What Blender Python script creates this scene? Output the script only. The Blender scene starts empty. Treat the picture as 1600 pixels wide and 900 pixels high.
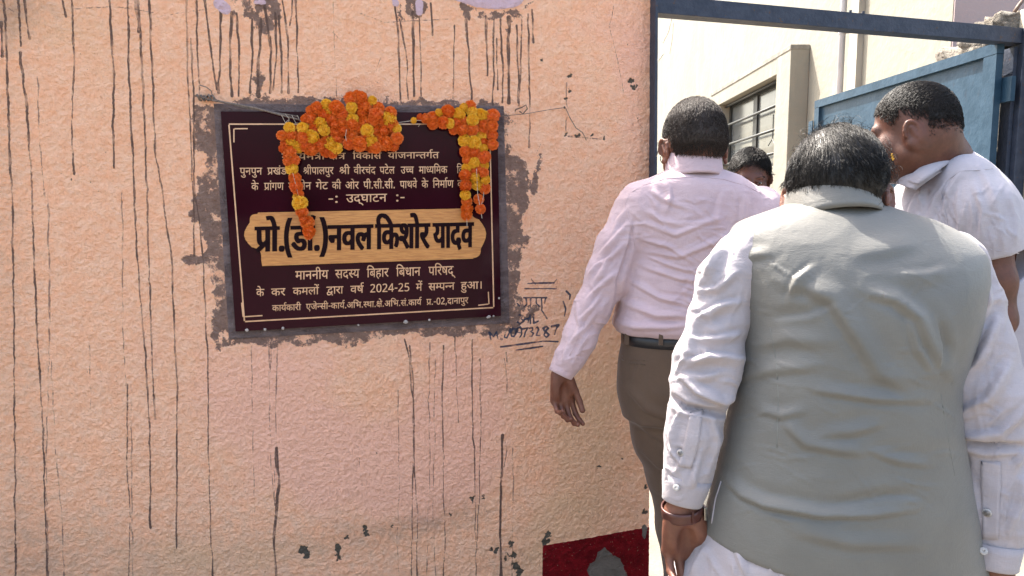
import bpy, math, random, time
import numpy as np
from mathutils import Vector, Matrix
T0 = time.time()
scene = bpy.context.scene
col = scene.collection
rng = np.random.default_rng(7)
random.seed(7)
# ------------------------------------------------------------------ camera
CAM = np.array([0.0, 0.0, 1.40]); FPX = 1100.0; PITCH = math.radians(6.0)
cam_data = bpy.data.cameras.new("camera"); cam = bpy.data.objects.new("camera", cam_data); col.objects.link(cam)
cam.location = CAM; cam.rotation_euler = (math.radians(90) - PITCH, 0, 0)
cam_data.sensor_width = 36; cam_data.lens = 36 * FPX / 1600; cam_data.clip_start = 0.02; cam_data.clip_end = 500
scene.camera = cam
# ------------------------------------------------------------------ daylight: sun high, ahead and a little left
TO_SUN = Vector((-0.30, 0.42, 0.78)).normalized()
ELEV = math.asin(TO_SUN.z); AZ = math.atan2(TO_SUN.x, TO_SUN.y)
world = bpy.data.worlds.new("World"); scene.world = world; world.use_nodes = True
wn = world.node_tree; bg = wn.nodes["Background"]
sky = wn.nodes.new("ShaderNodeTexSky"); sky.sky_type = 'NISHITA'; sky.sun_disc = False
sky.sun_elevation = ELEV; sky.sun_rotation = AZ; sky.air_density = 1.3; sky.dust_density = 6; sky.ozone_density = 0.3
wn.links.new(sky.outputs[0], bg.inputs[0]); bg.inputs[1].default_value = 0.12
sd = bpy.data.lights.new("sun", 'SUN'); sd.energy = 3.3; sd.angle = math.radians(0.5); sd.color = (1.0, 0.95, 0.87)
sun = bpy.data.objects.new("sun", sd); col.objects.link(sun); sun.location = (-3, 4, 9)
sun.rotation_euler = TO_SUN.to_track_quat('Z', 'Y').to_euler()
scene.view_settings.view_transform = 'Standard'; scene.view_settings.look = 'None'
scene.view_settings.exposure = 2.45; scene.view_settings.gamma = 1.0
# ------------------------------------------------------------------ measuring helpers
cp, sp = math.cos(PITCH), math.sin(PITCH)
def ray(px, py):
    u = (np.asarray(px, float) - 800) / FPX; v = (450 - np.asarray(py, float)) / FPX
    return np.stack([u, cp + v * sp, -sp + v * cp], -1)
def P(px, py, Y):
    r = ray(px, py); t = np.asarray(Y, float) / r[..., 1]
    return CAM + r * t[..., None]
def proj(p):
    q = np.asarray(p) - CAM
    d = q[..., 1] * cp - q[..., 2] * sp; v = q[..., 1] * sp + q[..., 2] * cp
    return 800 + FPX * q[..., 0] / d, 450 - FPX * v / d
TH = math.radians(10.76); WT = np.array([math.cos(TH), math.sin(TH), 0]); WN = np.array([math.sin(TH), -math.cos(TH), 0]); WO = np.array([0, 2.4, 0])
def W(px, py, off=0.0):                       # a point of the pink wall's plane (or off metres before it)
    r = ray(px, py); t = ((WO + WN * off - CAM) @ WN) / (r @ WN)
    return CAM + r * t[..., None]
def SZ(px, py):                               # the same in wall coordinates: along, up
    p = W(px, py); return np.stack([(p - WO) @ WT, p[..., 2]], -1)
# ------------------------------------------------------------------ objects
def mesh_np(name, V, faces, mat=None, parent=None, smooth=False, origin=None, attrs=None):
    V = np.asarray(V, np.float32).reshape(-1, 3)
    if parent is not None: V = V - np.array(parent.matrix_basis.translation if parent.parent is None else parent['_o'], np.float32)
    elif origin is not None: V = V - np.asarray(origin, np.float32)
    me = bpy.data.meshes.new(name)
    if isinstance(faces, np.ndarray):
        n, k = faces.shape
        me.vertices.add(len(V)); me.vertices.foreach_set('co', V.ravel())
        me.loops.add(n * k); me.loops.foreach_set('vertex_index', faces.astype(np.int32).ravel())
        me.polygons.add(n); me.polygons.foreach_set('loop_start', np.arange(0, n * k, k, dtype=np.int32))
        me.polygons.foreach_set('loop_total', np.full(n, k, np.int32))
        me.update(calc_edges=True)
    else:
        me.from_pydata(V.tolist(), [], faces); me.update()
    if smooth: me.polygons.foreach_set('use_smooth', np.ones(len(me.polygons), bool))
    if attrs:
        for k2, a in attrs.items():
            at = me.attributes.new(k2, 'FLOAT', 'POINT'); at.data.foreach_set('value', np.asarray(a, np.float32).ravel())
    if mat is not None: me.materials.append(mat)
    o = bpy.data.objects.new(name, me); col.objects.link(o)
    if parent is not None: o.parent = parent; o['_o'] = list(parent.matrix_basis.translation) if parent.parent is None else list(parent['_o'])
    elif origin is not None: o.location = Vector([float(x) for x in origin])
    return o
def root(name, loc, label, cat, group=None):
    o = bpy.data.objects.new(name, None); col.objects.link(o); o.location = Vector([float(x) for x in loc])
    return tag(o, label, cat, group)
def tag(o, label, cat, group=None):
    o['label'] = label; o['category'] = cat
    if group: o['group'] = group
    return o
def structure(o): o['kind'] = 'structure'; return o
class MB:                                      # collects simple solids into one mesh
    def __init__(s): s.V = []; s.F = []
    def add(s, V, F):
        b = len(s.V); s.V += [tuple(map(float, v)) for v in V]; s.F += [tuple(b + i for i in f) for f in F]; return s
    def frame_box(s, c, X, Y, Z, bev=0.0):     # box by centre and half-axis vectors
        c, X, Y, Z = map(lambda a: np.asarray(a, float), (c, X, Y, Z)); b = len(s.V)
        if bev <= 0:
            for k in (-1, 1):
                for j in (-1, 1):
                    for i in (-1, 1): s.V.append(tuple(c + i * X + j * Y + k * Z))
            for f in ((0, 2, 3, 1), (4, 5, 7, 6), (0, 1, 5, 4), (2, 6, 7, 3), (0, 4, 6, 2), (1, 3, 7, 5)): s.F.append(tuple(b + i for i in f))
            return s
        lx, ly, lz = (np.linalg.norm(a) for a in (X, Y, Z)); e = min(bev, lx * .45, ly * .45, lz * .45)
        import bmesh
        bm = bmesh.new(); bmesh.ops.create_cube(bm, size=2)
        bmesh.ops.scale(bm, vec=(lx, ly, lz), verts=bm.verts)
        bmesh.ops.bevel(bm, geom=bm.edges[:], offset=e, segments=2, profile=.5, affect='EDGES')
        R = np.stack([X / lx, Y / ly, Z / lz]); bm.verts.index_update()
        for v in bm.verts: s.V.append(tuple(c + np.array(v.co) @ R))
        for f in bm.faces: s.F.append(tuple(b + v.index for v in f.verts))
        bm.free(); return s
    def box(s, a, b2, bev=0.0):
        a, b2 = np.asarray(a, float), np.asarray(b2, float); h = (b2 - a) / 2
        return s.frame_box((a + b2) / 2, (h[0], 0, 0), (0, h[1], 0), (0, 0, h[2]), bev)
    def tube(s, pts, r, n=8, cap=True):
        pts = [np.asarray(p, float) for p in pts]; b = len(s.V); m = len(pts); rs = r if hasattr(r, '__len__') else [r] * m
        up = None
        for i, p in enumerate(pts):
            d = pts[min(i + 1, m - 1)] - pts[max(i - 1, 0)]; d /= np.linalg.norm(d) + 1e-12
            if up is None: up = np.array([0, 0, 1.]) if abs(d[2]) < .9 else np.array([1., 0, 0])
            a = np.cross(d, up); a /= np.linalg.norm(a) + 1e-12; up = np.cross(a, d)
            for k in range(n):
                t = 2 * math.pi * k / n; s.V.append(tuple(p + rs[i] * (math.cos(t) * a + math.sin(t) * up)))
        for i in range(m - 1):
            for k in range(n): s.F.append((b + i * n + k, b + i * n + (k + 1) % n, b + (i + 1) * n + (k + 1) % n, b + (i + 1) * n + k))
        if cap: s.F.append(tuple(b + k for k in range(n))[::-1]); s.F.append(tuple(b + (m - 1) * n + k for k in range(n)))
        return s
    def build(s, name, mat, parent=None, smooth=False, origin=None):
        return mesh_np(name, s.V, s.F, mat, parent, smooth, origin)
# ------------------------------------------------------------------ materials
class NT:
    def __init__(s, name):
        s.m = bpy.data.materials.new(name); s.m.use_nodes = True; s.t = s.m.node_tree; s.b = s.t.nodes['Principled BSDF']
        s.out = s.t.nodes['Material Output']
        s.tc = s.t.nodes.new('ShaderNodeTexCoord')
    def n(s, ty, **k):
        nd = s.t.nodes.new('ShaderNode' + ty)
        for a, v in k.items(): setattr(nd, a, v)
        return nd
    def put(s, sock, v):
        if isinstance(v, bpy.types.NodeSocket): s.t.links.new(v, sock)
        elif isinstance(v, (tuple, list)) and len(v) == 3 and sock.type == 'RGBA': sock.default_value = (*v, 1)
        else: sock.default_value = v
    def noise(s, scale, detail=3, rough=.55, vec=None, dist=0, out=0, stretch=None):
        nd = s.n('TexNoise'); v = vec or s.tc.outputs['Object']
        if stretch: mp = s.n('Mapping'); s.put(mp.inputs[0], v); mp.inputs[3].default_value = stretch; v = mp.outputs[0]
        s.put(nd.inputs['Vector'], v)
        nd.inputs['Scale'].default_value = scale; nd.inputs['Detail'].default_value = detail; nd.inputs['Roughness'].default_value = rough; nd.inputs['Distortion'].default_value = dist
        return nd.outputs[out]
    def vor(s, scale, feature='F1', out='Distance', vec=None):
        nd = s.n('TexVoronoi', feature=feature); s.put(nd.inputs['Vector'], vec or s.tc.outputs['Object']); nd.inputs['Scale'].default_value = scale
        return nd.outputs[out]
    def ramp(s, f, a, b, x=0., y=1.):
        nd = s.n('MapRange', interpolation_type='SMOOTHSTEP'); s.put(nd.inputs[0], f); s.put(nd.inputs[1], a); s.put(nd.inputs[2], b); s.put(nd.inputs[3], x); s.put(nd.inputs[4], y)
        return nd.outputs[0]
    def mix(s, f, a, b, mode='MIX'):
        nd = s.n('Mix', data_type='RGBA', blend_type=mode); s.put(nd.inputs[0], f); s.put(nd.inputs[6], a); s.put(nd.inputs[7], b); return nd.outputs[2]
    def math(s, op, a, b=0.):
        nd = s.n('Math', operation=op); s.put(nd.inputs[0], a); s.put(nd.inputs[1], b); return nd.outputs[0]
    def attr(s, name): nd = s.n('Attribute', attribute_name=name); return nd.outputs['Fac']
    def bump(s, h, strength=.5, dist=.002, normal=None):
        nd = s.n('Bump'); s.put(nd.inputs['Height'], h); nd.inputs['Strength'].default_value = strength; nd.inputs['Distance'].default_value = dist
        if normal: s.put(nd.inputs['Normal'], normal)
        return nd.outputs[0]
    def done(s, color, rough=.7, normal=None, **k):
        s.put(s.b.inputs['Base Color'], color); s.put(s.b.inputs['Roughness'], rough)
        if normal: s.put(s.b.inputs['Normal'], normal)
        for a, v in k.items(): s.put(s.b.inputs[a.replace('_', ' ')], v)
        return s.m
def simple(name, c, c2=None, scale=20, rough=.6, bump=.2, bscale=80, dist=.002, **k):
    t = NT(name); cc = t.mix(t.ramp(t.noise(scale, 4), .35, .65), c, c2 or tuple(x * .75 for x in c))
    return t.done(cc, rough, t.bump(t.noise(bscale, 3), bump, dist), **k)
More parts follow.
